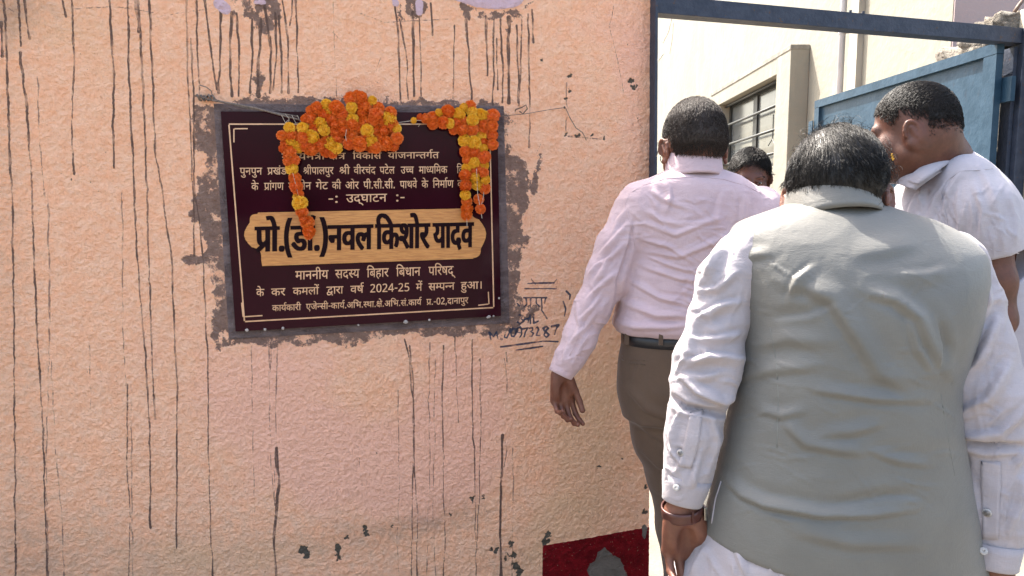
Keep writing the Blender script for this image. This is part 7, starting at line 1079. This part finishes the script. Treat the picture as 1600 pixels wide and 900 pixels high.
# ------------------------------------------------------------------ man coming the other way
fm = person('dark haired man coming through the gate, his face half hidden behind the pink shirt', P(1172, 300, 2.95)[0], 2.95)
HF = Head(P(1171, 284, 2.92), Rz(math.pi - .22) @ Rx(-.12), .97)
nbf = P(1173, 330, 2.97); b0 = b0f = isomesh(HF.prims() + [(cone(HF.w((0, -.02, -.04)), nbf, .055, .066), .03, '+')], .003)
core = [(loft(rows([(325,1145,1200,2.97,.06),(350,1120,1225,2.97,.09),(450,1120,1225,2.97,.1),(560,1125,1220,2.97,.1)])), .02, '+')] + limb([(1118,350,2.97,.045),(1108,450,2.95,.038),(1105,520,2.9,.028)]) + limb([(1228,350,2.97,.045),(1238,450,2.95,.038),(1240,520,2.9,.028)]) + limb([(1150,560,2.97,.08),(1148,830,2.97,.04)]) + limb([(1196,560,2.97,.08),(1198,830,2.97,.04)])
h1 = hand_mesh(P(1105, 522, 2.9), (0, -.1, -1), (1, 0, 0), [(.4, .5, .3)] * 4, (.4, .2, .3), .95, True); h2 = hand_mesh(P(1240, 522, 2.9), (0, -.1, -1), (-1, 0, 0), [(.4, .5, .3)] * 4, (.4, .2, .3), .95, False)
V, F = join([b0, isomesh(core, .014), h1, h2]); mesh_np('body', V, F, SK3, fm, True)
MAT_BL = cloth('blue_check_shirt', (.25, .32, .42), (.22, .28, .38)); V, F = isomesh([(loft(rows([(322,1150,1196,2.97,.07),(335,1128,1216,2.97,.10),(352,1108,1236,2.97,.12),(450,1112,1232,2.97,.125),(545,1112,1232,2.97,.13)]), 2.3), .01, '+')] + limb([(1118,350,2.97,.062),(1108,450,2.95,.052),(1105,505,2.91,.040)]) + limb([(1228,350,2.97,.062),(1238,450,2.95,.052),(1240,505,2.91,.040)]), .008); mesh_np('shirt', V, F, MAT_BL, fm, True)
V, F = isomesh(limb([(1152,550,2.97,.10),(1148,700,2.97,.08),(1148,840,2.97,.065)]) + limb([(1194,550,2.97,.10),(1198,700,2.97,.08),(1198,840,2.97,.065)]), .009); mesh_np('trousers', V, F, MAT_TR2, fm, True)
shoes(fm, [(P(1148, 850, 2.97)[0], 2.97, math.pi), (P(1198, 850, 2.97)[0], 2.97, math.pi)])
MAT_EYE = simple('eye_white', (.55, .50, .46), None, 30, .15, .02); MAT_IRIS = simple('dark_iris', (.02, .012, .008), None, 30, .1, .02)
for q in (-1, 1):
    m = MB(); V, F = isomesh([(HF.E((q * .031, .0795, .001), (.0118, .0128, .0105)), .001, '+')], .002, .01); e_ = mesh_np('eye', V, F, MAT_EYE, fm, True)
    c_ = HF.w((q * .031, .0915, .001)); n_2 = HF.R @ np.array([0, 1., 0]); m.tube([c_ - n_2 * .001, c_ + n_2 * .0012, c_ + n_2 * .0014], [.0052, .0052, .0003], 14); m.build('iris', MAT_IRIS, fm, True)
    V, F = hair_strands(HF, lambda l, r: np.ones(len(l), bool), 10, .01, .1, lambda l, r: l, 1, 2) if False else (None, None)
    m = MB()
    for k in range(26): x_ = q * (.014 + .034 * k / 25); z_ = .0215 + .005 * math.sin(k / 25 * 2.6) ; y_ = .0915 - .010 * (k / 25) ** 2; m.tube([HF.w((x_, y_, z_ - .002)), HF.w((x_ + q * .006, y_ - .0005, z_ + .002))], [.0009, .0003], 4)
    m.build('eyebrow', HM_DARK, fm)
short_hair(HF, b0f, HM_DARK, fm, 8000, lambda l: np.where(l[:, 2] > .07, .034, .016), 71, lim_short, lambda l, r: np.stack([l[:, 0] * 1.4 + .03 + r.normal(0, .02, len(l)), .02 + 0 * l[:, 1], -.01 - .04 * (l[:, 2] < .07)], -1), .0008, .42, .003, .014)
print('people', time.time() - T0)
